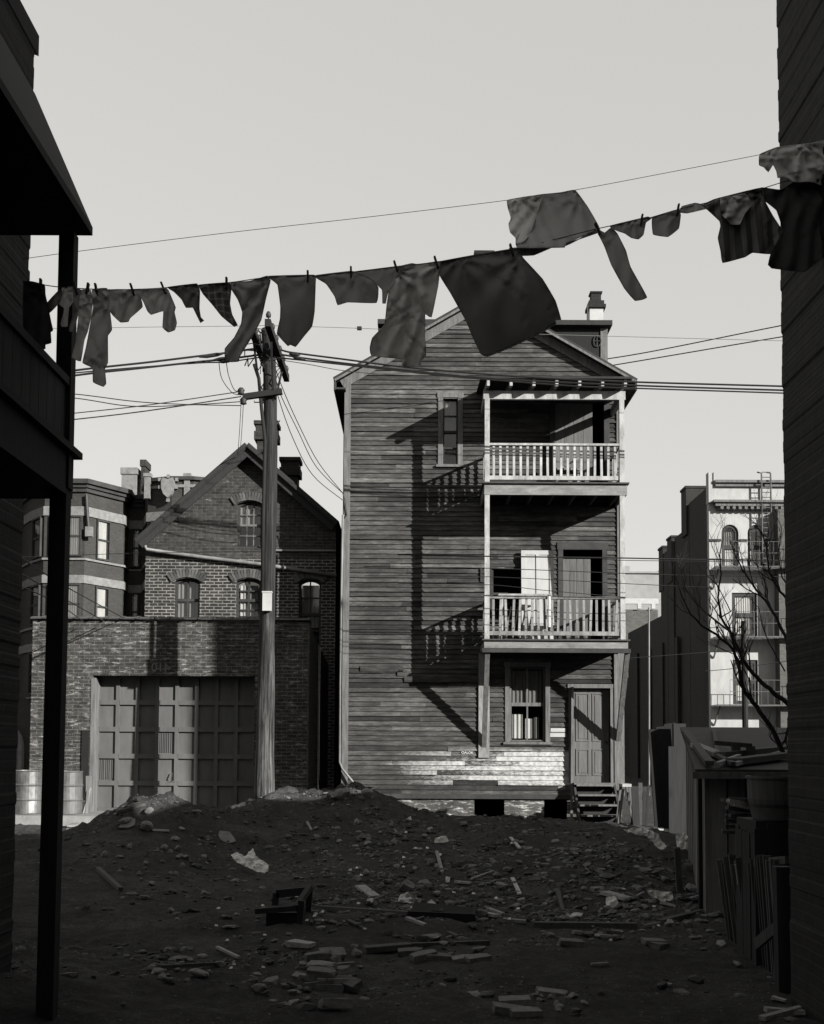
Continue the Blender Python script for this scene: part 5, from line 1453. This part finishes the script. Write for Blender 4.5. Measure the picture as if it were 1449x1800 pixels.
cloth('shirt', 'pale crumpled shirt at the left end of the upper line', 'shirt', D([(101,296),(245,273),(235,330),(210,405),(190,450),(165,475),(140,482),(138,455),(115,432),(108,395),(118,372)]), 'c_light', Yf=Y2, amp=.04, wl=30, ang=.6, crumple=1.6, dy=-.06, blow=-.2, group=WG, step=4)
cloth('cloth', 'rolled dark cloth along the lower line beneath the pale shirt', 'cloth', D([(110,500),(350,488),(480,420),(490,432),(350,480),(300,492),(215,528),(150,530)]), 'c_dark', amp=.015, group=WG, step=3.5)
cloth('towel', 'long narrow strip of towel blown to the right', 'towel', D([(478,415),(515,435),(545,412),(570,440),(605,510),(625,580),(695,708),(645,722),(600,670),(545,570),(515,490)]), 'c_mid', amp=.02, wl=34, group=WG)
cloth('rag', 'small grey rag with a hole, right of the strip towel', 'rag', D([(538,405),(700,366),(715,372),(690,390),(680,440),(660,460),(630,455),(600,435),(570,425)]), 'c_mid', amp=.02, wl=14, group=WG, step=3.5)
cloth('shorts', 'small folded shorts alone in the gap of the line', 'shorts', D([(718,370),(780,352),(832,338),(838,360),(830,415),(785,450),(722,440)]), 'c_mid', amp=.02, wl=18, group=WG, step=3.5)
cloth('cloth', 'narrow pale roll of cloth lying along the line', 'cloth', D([(832,345),(845,322),(900,308),(940,316),(990,300),(1000,320),(935,334),(865,350)]), 'c_grey', amp=.012, wl=14, group=WG, step=3.5)
cloth('curtain_cloth', 'dark striped skirt hanging left of the tenement edge', 'skirt', E([(300,650),(400,600),(470,580),(850,488),(880,600),(960,750),(1050,890),(1040,960),(945,1110),(770,1098),(700,1140),(490,1195),(470,1080),(445,960),(470,850),(460,800),(370,715)]), 'c_stripe', amp=.03, wl=40, crumple=.6, group=WG, step=4)
cloth('shirt', 'grey folded shirt lying over the striped skirt', 'shirt', E([(470,590),(700,545),(760,640),(690,740),(650,830),(570,832),(530,790),(480,730)]), 'c_grey', amp=.04, wl=30, ang=.6, crumple=1.2, dy=-.07, group=WG, step=3.5)
cloth('skirt', 'largest black dress at the right edge of the picture', 'dress', E([(850,486),(1040,508),(1170,430),(1449,390),(1640,360),(1640,1080),(1449,1130),(1270,1280),(1060,1260),(950,1245),(920,1215),(945,1110),(1060,900),(1000,700),(880,600)]), 'c_black', amp=.04, wl=30, ang=.3, group=WG)
cloth('shirt', 'grey long-sleeved shirt on the upper line before the tenement', 'shirt', E([(840,170),(1000,105),(1340,65),(1449,40),(1640,10),(1640,480),(1449,470),(1340,430),(1270,425),(1180,430),(1060,380),(1010,390),(1000,330),(965,265),(920,335),(880,290),(835,270)]), 'c_grey', Yf=Y2, amp=.05, wl=40, ang=-.5, crumple=1.5, dy=-.12, group=WG, step=4)
# pins
def at_line(pts, x):
    for i in range(len(pts) - 1):
        if pts[i][0] <= x <= pts[i+1][0]:
            t = (x - pts[i][0]) / (pts[i+1][0] - pts[i][0]); return pts[i][1] + t * (pts[i+1][1] - pts[i][1])
for x, s_ in ((71, 0), (133, 3), (153, -2), (169, 2), (233, 4), (288, 5), (398, 0), (541, 0), (617, 0), (697, 4), (768, 4), (901, 4), (1052, 5), (1128, -2), (1192, -2)):
    y = at_line(L1, x); a = P(x - s_, y - 10, Y1(x) - .01); b = P(x + s_ * .6, y + 10, Y1(x) - .01)
    mb = MB().beam(a, b, .011, .016, (0, 1, 0)); mb.beam(a + Vector((0, .014, 0)), b + Vector((0, .014, 0)), .011, .01, (0, 1, 0))
    tag(mb.build('clothespin', M['dark_wood']), 'dark wooden clothespin gripping the lower line', 'clothespin', 'clothespins on the lower line')

# ================================================================== RUBBLE AND LITTER
def rock(mb, c, r, sq=(1, 1, .6), tone=.5, n=2):
    bm = bmesh.new(); bmesh.ops.create_icosphere(bm, subdivisions=n, radius=1)
    s0 = Vector((R(0, 99), R(0, 99), R(0, 99))); rot = Matrix.Rotation(R(0, 6.3), 3, 'Z') @ Matrix.Rotation(R(-.5, .5), 3, 'X')
    cut = [(Vector((R(-1, 1), R(-1, 1), R(-1, 1))).normalized(), R(.45, .8)) for _ in range(6)]
    vs = []
    for v in bm.verts:
        p = v.co.copy()
        for nn, dd in cut:
            k = p.dot(nn)
            if k > dd: p -= nn * (k - dd)
        p *= 1 + .2 * noise.noise(p * 1.7 + s0)
        vs.append(Vector(c) + rot @ Vector((p.x * r * sq[0], p.y * r * sq[1], p.z * r * sq[2])))
    fs = [[v.index for v in f.verts] for f in bm.faces]; bm.free()
    mb.add(vs, fs, tone)
# countless small pieces: one mass
mb = MB()
tet = [(0,0,1), (.94,0,-.33), (-.47,.82,-.33), (-.47,-.82,-.33)]
ICO = []
for _ in range(24):
    bm = bmesh.new(); bmesh.ops.create_icosphere(bm, subdivisions=1, radius=1); s0 = Vector((R(0, 99), R(0, 99), R(0, 99)))
    ICO.append(([v.co * (1 + .45 * noise.noise(v.co * 1.3 + s0)) for v in bm.verts], [[v.index for v in f.verts] for f in bm.faces])); bm.free()
def chip(x, y, r, tone):
    rot = Matrix.Rotation(R(0, 6.3), 3, 'Z') @ Matrix.Rotation(R(-.5, .5), 3, 'X')
    k = (R(.7, 1.6) * r, R(.5, 1) * r, R(.25, .7) * r); c = Vector((x, y, H(x, y) + r * .12)); vs, fs = random.choice(ICO)
    mb.add([c + rot @ Vector((v.x * k[0], v.y * k[1], v.z * k[2])) for v in vs], fs, tone)
cnt = 0
while cnt < 22000:
    x, y = R(-6.5, 4.2), R(6.8, 23.2)
    dens_ = .05 + 1.1 * gauss(x, y, 1.6, 13.4, 2.6, 2.0) + .55 * gauss(x, y, -.4, 19.5, 2.0, 3.5) + .5 * gauss(x, y, 3.0, 16.5, 1.6, 3) + .25 * gauss(x, y, -4.4, 18, 2, 2.5) + .3 * gauss(x, y, -1.6, 9.2, 2.6, 1.2)
    if x < -4 and y > 22.3: continue
    if noise.noise(Vector((x * .9, y * .9, 4))) * .6 + .4 + R(-.2, .2) > dens_ + .25: continue
    if random.random() > dens_ or noise.noise(Vector((x * 2.3, y * 2.3, 9))) + R(-.25, .25) < .0: continue
    cnt += 1
    chip(x, y, R(.005, .02) * (1 if random.random() < .8 else R(1.5, 4.2)), min(1, abs(random.gauss(.12, .32))))
tag(mb.build('rubble', M['rubble'], at=(0, 0, 0)), 'fine rubble and chips scattered over the dark soil', 'rubble', kind='stuff')
# stones one can see
def stone(px, py, wpx, hpx, m, label, cat='stone', name='stone', group=None, flat=.75):
    p = hit(px, py); s_ = p.y / F; mb = MB(); rock(mb, p + Vector((0, 0, hpx * s_ * .25)), wpx * s_ / 2, (1, .8, hpx / wpx * flat + .1), R(.3, .8))
    return tag(mb.build(name, M[m]), label, cat, group)
for (x, y, w_, h_, lab) in ((222, 1450, 34, 18, 'flat grey stone near the top of left mound'), (262, 1432, 24, 16, 'small stone at the crest of left mound'), (258, 1462, 26, 26, 'dark round stone below crest of left mound'),
        (308, 1478, 18, 12, 'pale knobby stone on the left mound slope'), (346, 1526, 22, 10, 'pale lump low on left mound slope'), (645, 1406, 26, 22, 'big block on crest of middle mound'),
        (600, 1404, 34, 26, 'broad dark block left on middle mound crest'), (714, 1406, 20, 16, 'slanted block at right end of middle mound'), (627, 1450, 14, 20, 'upright pale block on middle mound face'),
        (636, 1478, 24, 20, 'mid-sized block halfway down middle mound'), (645, 1490, 22, 18, 'block just under halfway down middle mound'), (688, 1456, 10, 18, 'small upright chunk on middle mound face'),
        (693, 1484, 12, 16, 'tilted brick-like chunk on middle mound'), (756, 1522, 20, 20, 'rounded stone left of the sticks at slope foot'), (644, 1540, 16, 20, 'square chunk low on middle mound'),
        (716, 1566, 40, 26, 'wide lump behind the crumpled white paper'), (768, 1574, 18, 14, 'flat pale stone behind the black tray'), (820, 1584, 14, 14, 'pale stone right of the black tray'),
        (848, 1612, 30, 24, 'round stone at the front edge of rubble'), (755, 1655, 50, 16, 'long flat stone alone in the foreground'), (908, 1596, 16, 14, 'rounded dark stone in the rubble middle'),
        (1075, 1610, 26, 14, 'pale curled lump in the right rubble'), (1170, 1552, 18, 16, 'block in front of the right bank'), (1218, 1570, 28, 26, 'mottled pale clod at the shed corner'),
        (1210, 1530, 18, 22, 'grey block leaning on the right bank'), (976, 1482, 18, 10, 'pale chip alone on the right swell'), (1020, 1490, 14, 10, 'small pale stone on right swell edge'),
        (350, 1718, 46, 20, 'broad low clod in the left foreground'), (275, 1712, 26, 16, 'dark clod among the left foreground lumps'), (296, 1730, 28, 18, 'pale-topped clod in the left foreground'), (388, 1700, 22, 16, 'roundish clod at the end of foreground lumps'),
        (455, 1745, 36, 16, 'wide flat clod at bottom left of bricks'), (495, 1770, 30, 12, 'pale flat stone near the bottom edge'), (540, 1705, 22, 18, 'pale round stone beside the brick pile'), (628, 1682, 22, 20, 'whitish block right above the brick pile'),
        (984, 1775, 18, 12, 'small round stone beside the lowest bricks'), (1008, 1755, 20, 16, 'upright chunk beside the lowest bricks')):
    stone(x, y, w_, h_, random.choice(('stone_grey', 'stone_grey', 'rubble')), lab)
SG = 'nondescript broken stones in the rubble'
for i in range(190):
    x, y = random.choice((lambda: (random.gauss(900, 150), random.gauss(1595, 26)), lambda: (random.gauss(690, 60), random.gauss(1490, 50)), lambda: (random.gauss(1040, 90), random.gauss(1500, 40)), lambda: (random.gauss(1120, 60), random.gauss(1610, 22)), lambda: (random.gauss(420, 160), random.gauss(1690, 40)), lambda: (random.gauss(280, 50), random.gauss(1500, 25))))()
    if y < 1450 or y > 1780 or x < 140 or x > 1225: continue
    s_ = R(6, 18); stone(x, y, s_, s_ * R(.5, .9), random.choice(('rubble', 'stone_grey', 'rubble')), 'nondescript broken stone lying in the rubble', group=SG)
# bricks
def brick(px, py, rot, label, group=None, tilt=.1, z=0., k=1., m='brick_loose'):
    p = hit(px, py); bm = bmesh.new(); bmesh.ops.create_cube(bm, size=1); bmesh.ops.subdivide_edges(bm, edges=bm.edges[:], cuts=3, use_grid_fill=True)
    s0 = Vector((R(0, 99), R(0, 99), R(0, 99))); cuts = [(Vector((random.choice((-1, 1)) * R(.5, 1), random.choice((-1, 1)) * R(.5, 1), random.choice((-1, 1)) * R(.4, 1))).normalized(), R(.58, .76)) for _ in range(3)]
    vs = []
    for v in bm.verts:
        q = v.co.copy()
        for nn, dd in cuts:
            h_ = q.dot(nn)
            if h_ > dd: q -= nn * (h_ - dd)
        q *= 1 + .07 * noise.noise(q * 2.5 + s0)
        vs.append(Vector((q.x * .21 * k, q.y * .104 * k, q.z * .06 * k)))
    o = MB().add(vs, [[v.index for v in f.verts] for f in bm.faces], R(.1, .95)); bm.free()
    Mx = Matrix.Translation(p + Vector((0, 0, .008 + z))) @ Matrix.Rotation(rot, 4, 'Z') @ Matrix.Rotation(tilt, 4, 'X') @ Matrix.Rotation(R(-.16, .16), 4, 'Y')
    return tag(o.xform(Mx).build('brick', M[m]), label, 'brick', group)
BG = 'bricks lying loose in the foreground'
for (x, y, r, lab) in ((895, 1782, .1, 'lowest left brick of the heap at the bottom edge'), (922, 1785, .3, 'right brick of the heap at the bottom edge'), (905, 1765, .0, 'large top brick of the heap at the bottom edge'),
        (970, 1752, .05, 'pale-topped brick right above the bottom heap'), (818, 1690, .1, 'bright square brick end in the middle foreground'), (840, 1690, .5, 'dark brick touching the bright square brick'),
        (722, 1678, .05, 'pale-edged brick at the left of the brick row'), (745, 1686, .4, 'dark brick in the middle of the brick row'), (770, 1686, .2, 'second dark brick in the brick row'),
        (1004, 1663, .1, 'dark brick in front of the right rubble'), (1150, 1660, .2, 'dark blackened brick near the picket fence'), (1160, 1668, .9, 'slanted brick beside the blackened one')):
    brick(x, y, r, lab, BG)
for i, (x, y, z) in enumerate(((560, 1690, 0), (585, 1685, .0), (556, 1704, 0), (560, 1700, .07), (562, 1716, 0), (566, 1716, .065), (590, 1712, 0), (594, 1728, 0), (560, 1735, 0), (566, 1730, .06), (550, 1728, .0), (578, 1740, 0), (600, 1702, .0), (540, 1726, 0))):
    brick(x, y, R(-.3, .3), 'brick in the tumbled pile at bottom centre-left', 'bricks of the tumbled pile', R(-.2, .2), z)
for i in range(34):
    x, y = random.choice(((random.gauss(320, 45), random.gauss(1712, 13)), (random.gauss(545, 40), random.gauss(1735, 18)), (random.gauss(960, 40), random.gauss(1765, 10))))
    s_ = R(9, 26); stone(x, y, s_, s_ * R(.4, .8), random.choice(('rubble', 'stone_grey', 'rubble')), 'dull clod among the low foreground debris', group='clods in the foreground debris')
for i in range(12):
    brick(random.gauss(580, 26), random.gauss(1718, 20), R(-.8, .8), 'brick in the tumbled pile at bottom centre-left', 'bricks of the tumbled pile', R(-.5, .5), R(0, .05))
for i in range(26):
    x, y = random.gauss(1000, 60), random.gauss(1512, 26)
    if y < 1465: continue
    brick(x, y, R(0, 3), 'broken brick in the heap on the right swell', 'broken bricks on the right swell', R(-.6, .6), 0, R(.5, .9), random.choice(('brick_loose', 'rubble')))
# boards and sticks
def stick(a, b, w_, h_, m, label, cat='board', name='board', group=None, lift=.02):
    A_, B_ = hit(*a), hit(*b); A_.z += lift; B_.z += lift
    return tag(MB().beam(A_, B_, w_, h_, tone=R(.4, .9), taper=R(.7, 1)).build(name, M[m]), label, cat, group)
for (a, b, w_, h_, m, lab) in (((898, 1478), (914, 1495), .05, .02, 'rail_paint', 'bright short lath high on the right swell'), ((901, 1547), (914, 1578), .05, .02, 'rail_paint', 'bright lath low on the right swell'),
        ((1050, 1648), (1078, 1651), .06, .02, 'white', 'white chip of wood in front of right rubble'), ((768, 1500), (778, 1538), .05, .04, 'lumber', 'thin stick standing in the slope foot'),
        ((800, 1553), (828, 1556), .06, .03, 'lumber', 'pale stick pointing right at the slope foot'), ((828, 1550), (868, 1535), .03, .02, 'lumber', 'long thin twig rising right from slope foot'),
        ((795, 1525), (830, 1518), .05, .04, 'lumber_dark', 'dark twig above the pale stick'), ((812, 1532), (835, 1512), .03, .03, 'lumber_dark', 'second dark twig crossing above the pale stick'),
        ((633, 1562), (660, 1580), .14, .03, 'lumber', 'grey broken board left of the white paper'), ((646, 1592), (676, 1578), .07, .04, 'lumber_dark', 'short dark board pointing at the white paper'),
        ((818, 1602), (875, 1614), .08, .03, 'lumber', 'pale-edged board right of the black tray'), ((885, 1622), (925, 1626), .07, .03, 'rail_grey', 'light board end in the rubble middle'),
        ((560, 1600), (720, 1612), .08, .05, 'lumber_dark', 'long dark board along the foot of mound'), ((716, 1618), (748, 1630), .05, .03, 'lumber', 'short grey strip under the long board'),
        ((700, 1668), (860, 1662), .05, .05, 'lumber_dark', 'half-buried pole across the middle foreground'), ((940, 1630), (1120, 1634), .1, .06, 'lumber_dark', 'long dark beam below the right rubble'),
        ((1063, 1572), (1105, 1584), .14, .04, 'lumber', 'tilted grey plank in the right rubble'), ((1160, 1625), (1240, 1604), .08, .04, 'lumber_dark', 'dark plank near the shed foot'),
        ((1340, 1800), (1445, 1768), .05, .03, 'lumber', 'pale plank crossing upward at bottom right corner'), ((1346, 1782), (1442, 1787), .06, .03, 'lumber', 'pale plank lying level at bottom right corner'),
        ((1358, 1762), (1382, 1765), .05, .02, 'lumber', 'short pale plank above the crossed planks'), ((382, 1670), (420, 1688), .03, .02, 'lumber', 'thin pale stick in the left foreground'),
        ((280, 1705), (390, 1698), .04, .03, 'lumber_dark', 'dark stick along the foreground clods'), ((510, 1663), (550, 1668), .14, .05, 'lumber', 'thick pale board above the brick pile'),
        ((640, 1674), (720, 1668), .12, .05, 'lumber_dark', 'weathered log end above the brick row'), ((172, 1530), (212, 1568), .06, .05, 'lumber_dark', 'dark stick on the left mound'),
        ((205, 1432), (255, 1418), .12, .05, 'lumber_dark', 'dark plank leaning at the left mound crest'), ((268, 1462), (296, 1464), .06, .03, 'white', 'bright lath on the left mound top'),
        ((125, 1455), (160, 1438), .16, .04, 'lumber', 'broken board against the concrete edge'), ((540, 1448), (548, 1462), .04, .03, 'lumber', 'twig on the middle mound back'),
        ((1040, 1700), (1070, 1698), .03, .015, 'lumber', 'pale splinter in the right foreground'), ((980, 1570), (990, 1605), .05, .04, 'lumber_dark', 'upright dark stake in the right rubble')):
    stick(a, b, w_, h_, m, lab)
for i in range(40):
    x, y = random.choice((lambda: (random.gauss(880, 170), random.gauss(1612, 24)), lambda: (random.gauss(760, 60), random.gauss(1550, 30)), lambda: (random.gauss(1090, 70), random.gauss(1590, 26))))()
    a_ = R(-.5, .5); l_ = R(8, 30); stick((x, y), (x + l_ * math.cos(a_), y + l_ * math.sin(a_)), R(.015, .05), R(.01, .03), random.choice(('lumber', 'lumber_dark', 'lumber_dark')), 'small splintered stick lying in the rubble', 'stick', 'stick', 'splintered sticks in the rubble')
# slabs with a flat face
def flatslab(px, py, poly, th, m, label, cat, name, tilt=.5, yaw=0., roll=0.):
    p = hit(px, py); s_ = p.y / F; n = len(poly)
    vs = [Vector((x * s_, -th/2, -y * s_)) for x, y in poly] + [Vector((x * s_, th/2, -y * s_)) for x, y in poly]
    Mx = Matrix.Translation(p + Vector((0, 0, .05))) @ Matrix.Rotation(yaw, 4, 'Z') @ Matrix.Rotation(-tilt, 4, 'X')
    mb = MB().add(vs, [tuple(range(n))[::-1], tuple(range(n, 2*n))] + [(i, (i+1) % n, n+(i+1) % n, n+i) for i in range(n)])
    return tag(mb.xform(Mx).build(name, M[m]), label, cat)
flatslab(398, 1478, [(-15, 14), (-14, -14), (4, -12), (14, 2), (18, 10), (8, 14)], .04, 'stone_grey', 'flat pale slab facing out of the mound', 'slab', 'stone_slab', .8)
flatslab(224, 1456, [(-14, 10), (-6, -6), (12, -10), (14, 4), (4, 10)], .05, 'stone_grey', 'rounded flat slab at left of mound top', 'slab', 'stone_slab', .7)
# papers
def paper(px, py, poly, m, label, amp=.03, tilt=.6, name='paper', cat='paper', group=None):
    p = hit(px, py); s_ = p.y / F; sd = R(0, 50)
    ol = [Vector((x, y)) for x, y in poly]; ol = rsm([tuple(v) for v in ol], 4); m_ = len(ol)
    pts_ = list(ol); xs = [v.x for v in ol]; ys = [v.y for v in ol]; x = min(xs)
    while x < max(xs):
        y = min(ys)
        while y < max(ys): pts_.append(Vector((x + R(-.6, .6), y + R(-.6, .6)))); y += 4
        x += 4
    v2, _, f2, _, _, _ = delaunay_2d_cdt(pts_, [(i, (i+1) % m_) for i in range(m_)], [list(range(m_))], 1, 1e-4)
    ym = max(ys); vs = []
    for v in v2:
        d = amp * (noise.fractal(Vector((v.x / 9 + sd, v.y / 9, sd)), 1, 2, 3) + abs(noise.noise(Vector((v.x / 6, v.y / 6, sd)))))
        hgt = (ym - v.y) * s_
        vs.append(p + Vector((v.x * s_, hgt * math.sin(tilt) * 1.0 - d, hgt * math.cos(tilt) + .03 + d * .5)))
    return tag(MB().add(vs, [tuple(f) for f in f2]).build(name, M[m], solid=.003), label, cat, group)
paper(435, 1540, [(-33, -22), (-22, -28), (-6, -20), (4, -38), (12, -20), (34, -4), (36, 10), (24, 16), (-6, 0), (-20, -6)], 'c_light', 'crumpled pale sack lying on the left mound', .05, .7, 'sack', 'sack')
paper(716, 1596, [(-16, 0), (-12, -14), (2, -18), (10, -8), (24, -6), (22, 4), (4, 4)], 'paper', 'white crumpled newspaper at the mound foot', .05, .5, 'newspaper')
paper(760, 1596, [(-12, 0), (-2, -10), (8, 0)], 'paper', 'small white paper triangle right of the newspaper', .01)
paper(650, 1594, [(-6, 4), (-4, -4), (6, -6), (6, 2)], 'paper', 'tiny white scrap left of the newspaper', .01)
paper(582, 1604, [(-6, 2), (-2, -2), (6, -2), (5, 3)], 'paper', 'white scrap at the left foot of mound', .01)
paper(788, 1556, [(-4, 6), (-4, -6), (4, -4), (2, 5)], 'paper', 'white triangular scrap among the sticks', .01)
paper(776, 1486, [(-12, 6), (-10, -4), (8, -8), (13, 3)], 'paper', 'open pale carton on the middle mound face', .03, .5, 'carton', 'carton')
paper(722, 1446, [(-10, 3), (0, -5), (2, 2)], 'paper', 'pale shard on the middle mound face', .01)
paper(810, 1440, [(-14, 4), (-8, -4), (16, 0), (28, 4), (10, 6)], 'paper', 'white papers below the basement window', .02, .8)
paper(1150, 1500, [(-50, -8), (-26, -14), (-6, -12), (10, -2), (22, 24), (14, 30), (2, 18), (-12, 2), (-34, -2)], 'c_grey', 'pale torn cloth trailing over the right bank', .06, .5, 'torn_cloth', 'cloth')
paper(1206, 1500, [(-16, -18), (0, -22), (12, -10), (20, 2), (6, 10), (-14, 6)], 'c_light', 'pale sack on the bank beside the shed', .06, .3, 'sack', 'sack')
paper(1210, 1450, [(-24, 4), (-16, -4), (-2, -5), (0, 4)], 'white', 'small white bundle by the shed on alley edge', .03, .3, 'bundle', 'bundle')
paper(1165, 1592, [(-26, -6), (-6, -8), (20, -4), (18, 10), (4, 14), (-14, 6)], 'c_grey', 'grey rumpled cloth in front of shed', .06, .6, 'torn_cloth', 'cloth')
paper(1178, 1630, [(-6, 4), (-4, -4), (4, -5), (7, 2)], 'white', 'bright white scrap in the right rubble', .015)
paper(1000, 1617, [(-6, 3), (-3, -4), (5, 2)], 'white', 'bright scrap in the rubble middle', .015)
paper(1078, 1600, [(-12, 8), (-10, -8), (4, -10), (10, 2), (2, 10)], 'c_light', 'pale curled paper in the right rubble', .04)
paper(1010, 1618, [(-14, 4), (0, -4), (16, -3), (10, 5)], 'c_grey', 'flat grey leaf of paper in the rubble', .02)
for i in range(45):
    x, y = random.choice((lambda: (random.gauss(960, 190), random.gauss(1615, 35)), lambda: (random.gauss(520, 110), random.gauss(1640, 40)), lambda: (random.gauss(720, 70), random.gauss(1500, 40))))()
    if y < 1460 or x > 1230: continue
    paper(x, y, [(-3, 2), (R(-3, 0), -2), (R(2, 4), R(-3, 0)), (3, 2)], random.choice(('paper', 'paper', 'c_light')), 'tiny pale paper scrap scattered in the rubble', .008, .8, 'scrap', 'scrap', 'tiny paper scraps in the rubble')
# black tray
p = hit(778, 1610); mb = MB().add([(p.x - .34, p.y - .1, p.z), (p.x + .3, p.y - .14, p.z - .02), (p.x + .34, p.y + .2, p.z + .05), (p.x - .28, p.y + .24, p.z + .1)], [(0, 1, 2, 3)]); mb.beam((p.x - .34, p.y - .1, p.z + .02), (p.x + .3, p.y - .14, p.z), .03, .07); mb.beam((p.x + .3, p.y - .14, p.z), (p.x + .34, p.y + .2, p.z + .06), .03, .06)
tag(mb.build('metal_pan', M['black_tar'], solid=.006), 'black sheet-metal tray at the foot of the mound', 'tray')
# broken armchair / box
p = hit(500, 1622); p.z -= .03; bx_ = thing('broken_armchair', p, 'dark broken armchair frame half buried at the mound foot', 'chair'); s_ = p.y / F * .9
w_ = 34 * s_; y0, y1 = p.y - .1, p.y + .5; z0, z1 = p.z - .1, p.z + 46 * s_
MB().box(p.x - w_, p.x + w_, y0 + .05, y1, z0, p.z + 26 * s_).build('seat', M['black_tar'], bx_)
MB().beam((p.x - w_ - .1, y0, p.z + 30 * s_), (p.x + w_ - .05, y0 + .02, p.z + 36 * s_), .05, .05).build('rail', M['dark_wood'], bx_)
MB().beam((p.x - w_ + .03, y1, p.z + 48 * s_), (p.x + w_, y1, p.z + 54 * s_), .06, .08).build('backrest', M['dark_wood'], bx_)
for (u, yy) in ((p.x + w_ - .03, y0 + .05), (p.x + w_, y1), (p.x - w_, y1)): MB().beam((u, yy, z0), (u + .03, yy, p.z + (62 if u > p.x and yy == y1 else 50) * s_), .06, .06).build('leg', M['dark_wood'], bx_)
MB().beam((p.x + w_ - .05, y0, p.z + 36 * s_), (p.x + w_ + .03, y1, p.z + 62 * s_), .05, .06).build('armrest', M['dark_wood'], bx_)
stick((532, 1570), (548, 1632), .03, .03, 'lumber_dark', 'thin stick leaning beside the broken armchair')
stick((540, 1600), (575, 1625), .03, .03, 'lumber_dark', 'low twig right of the broken armchair')
# stake on the right bank
q = hit(1196, 1570); tag(MB().beam((q.x, q.y, q.z - .05), P(1190, 1490, q.y - .15), .07, .05, (0, 1, 0)).build('stake', M['shed_dark']), 'dark wooden stake leaning on the right bank', 'stake')
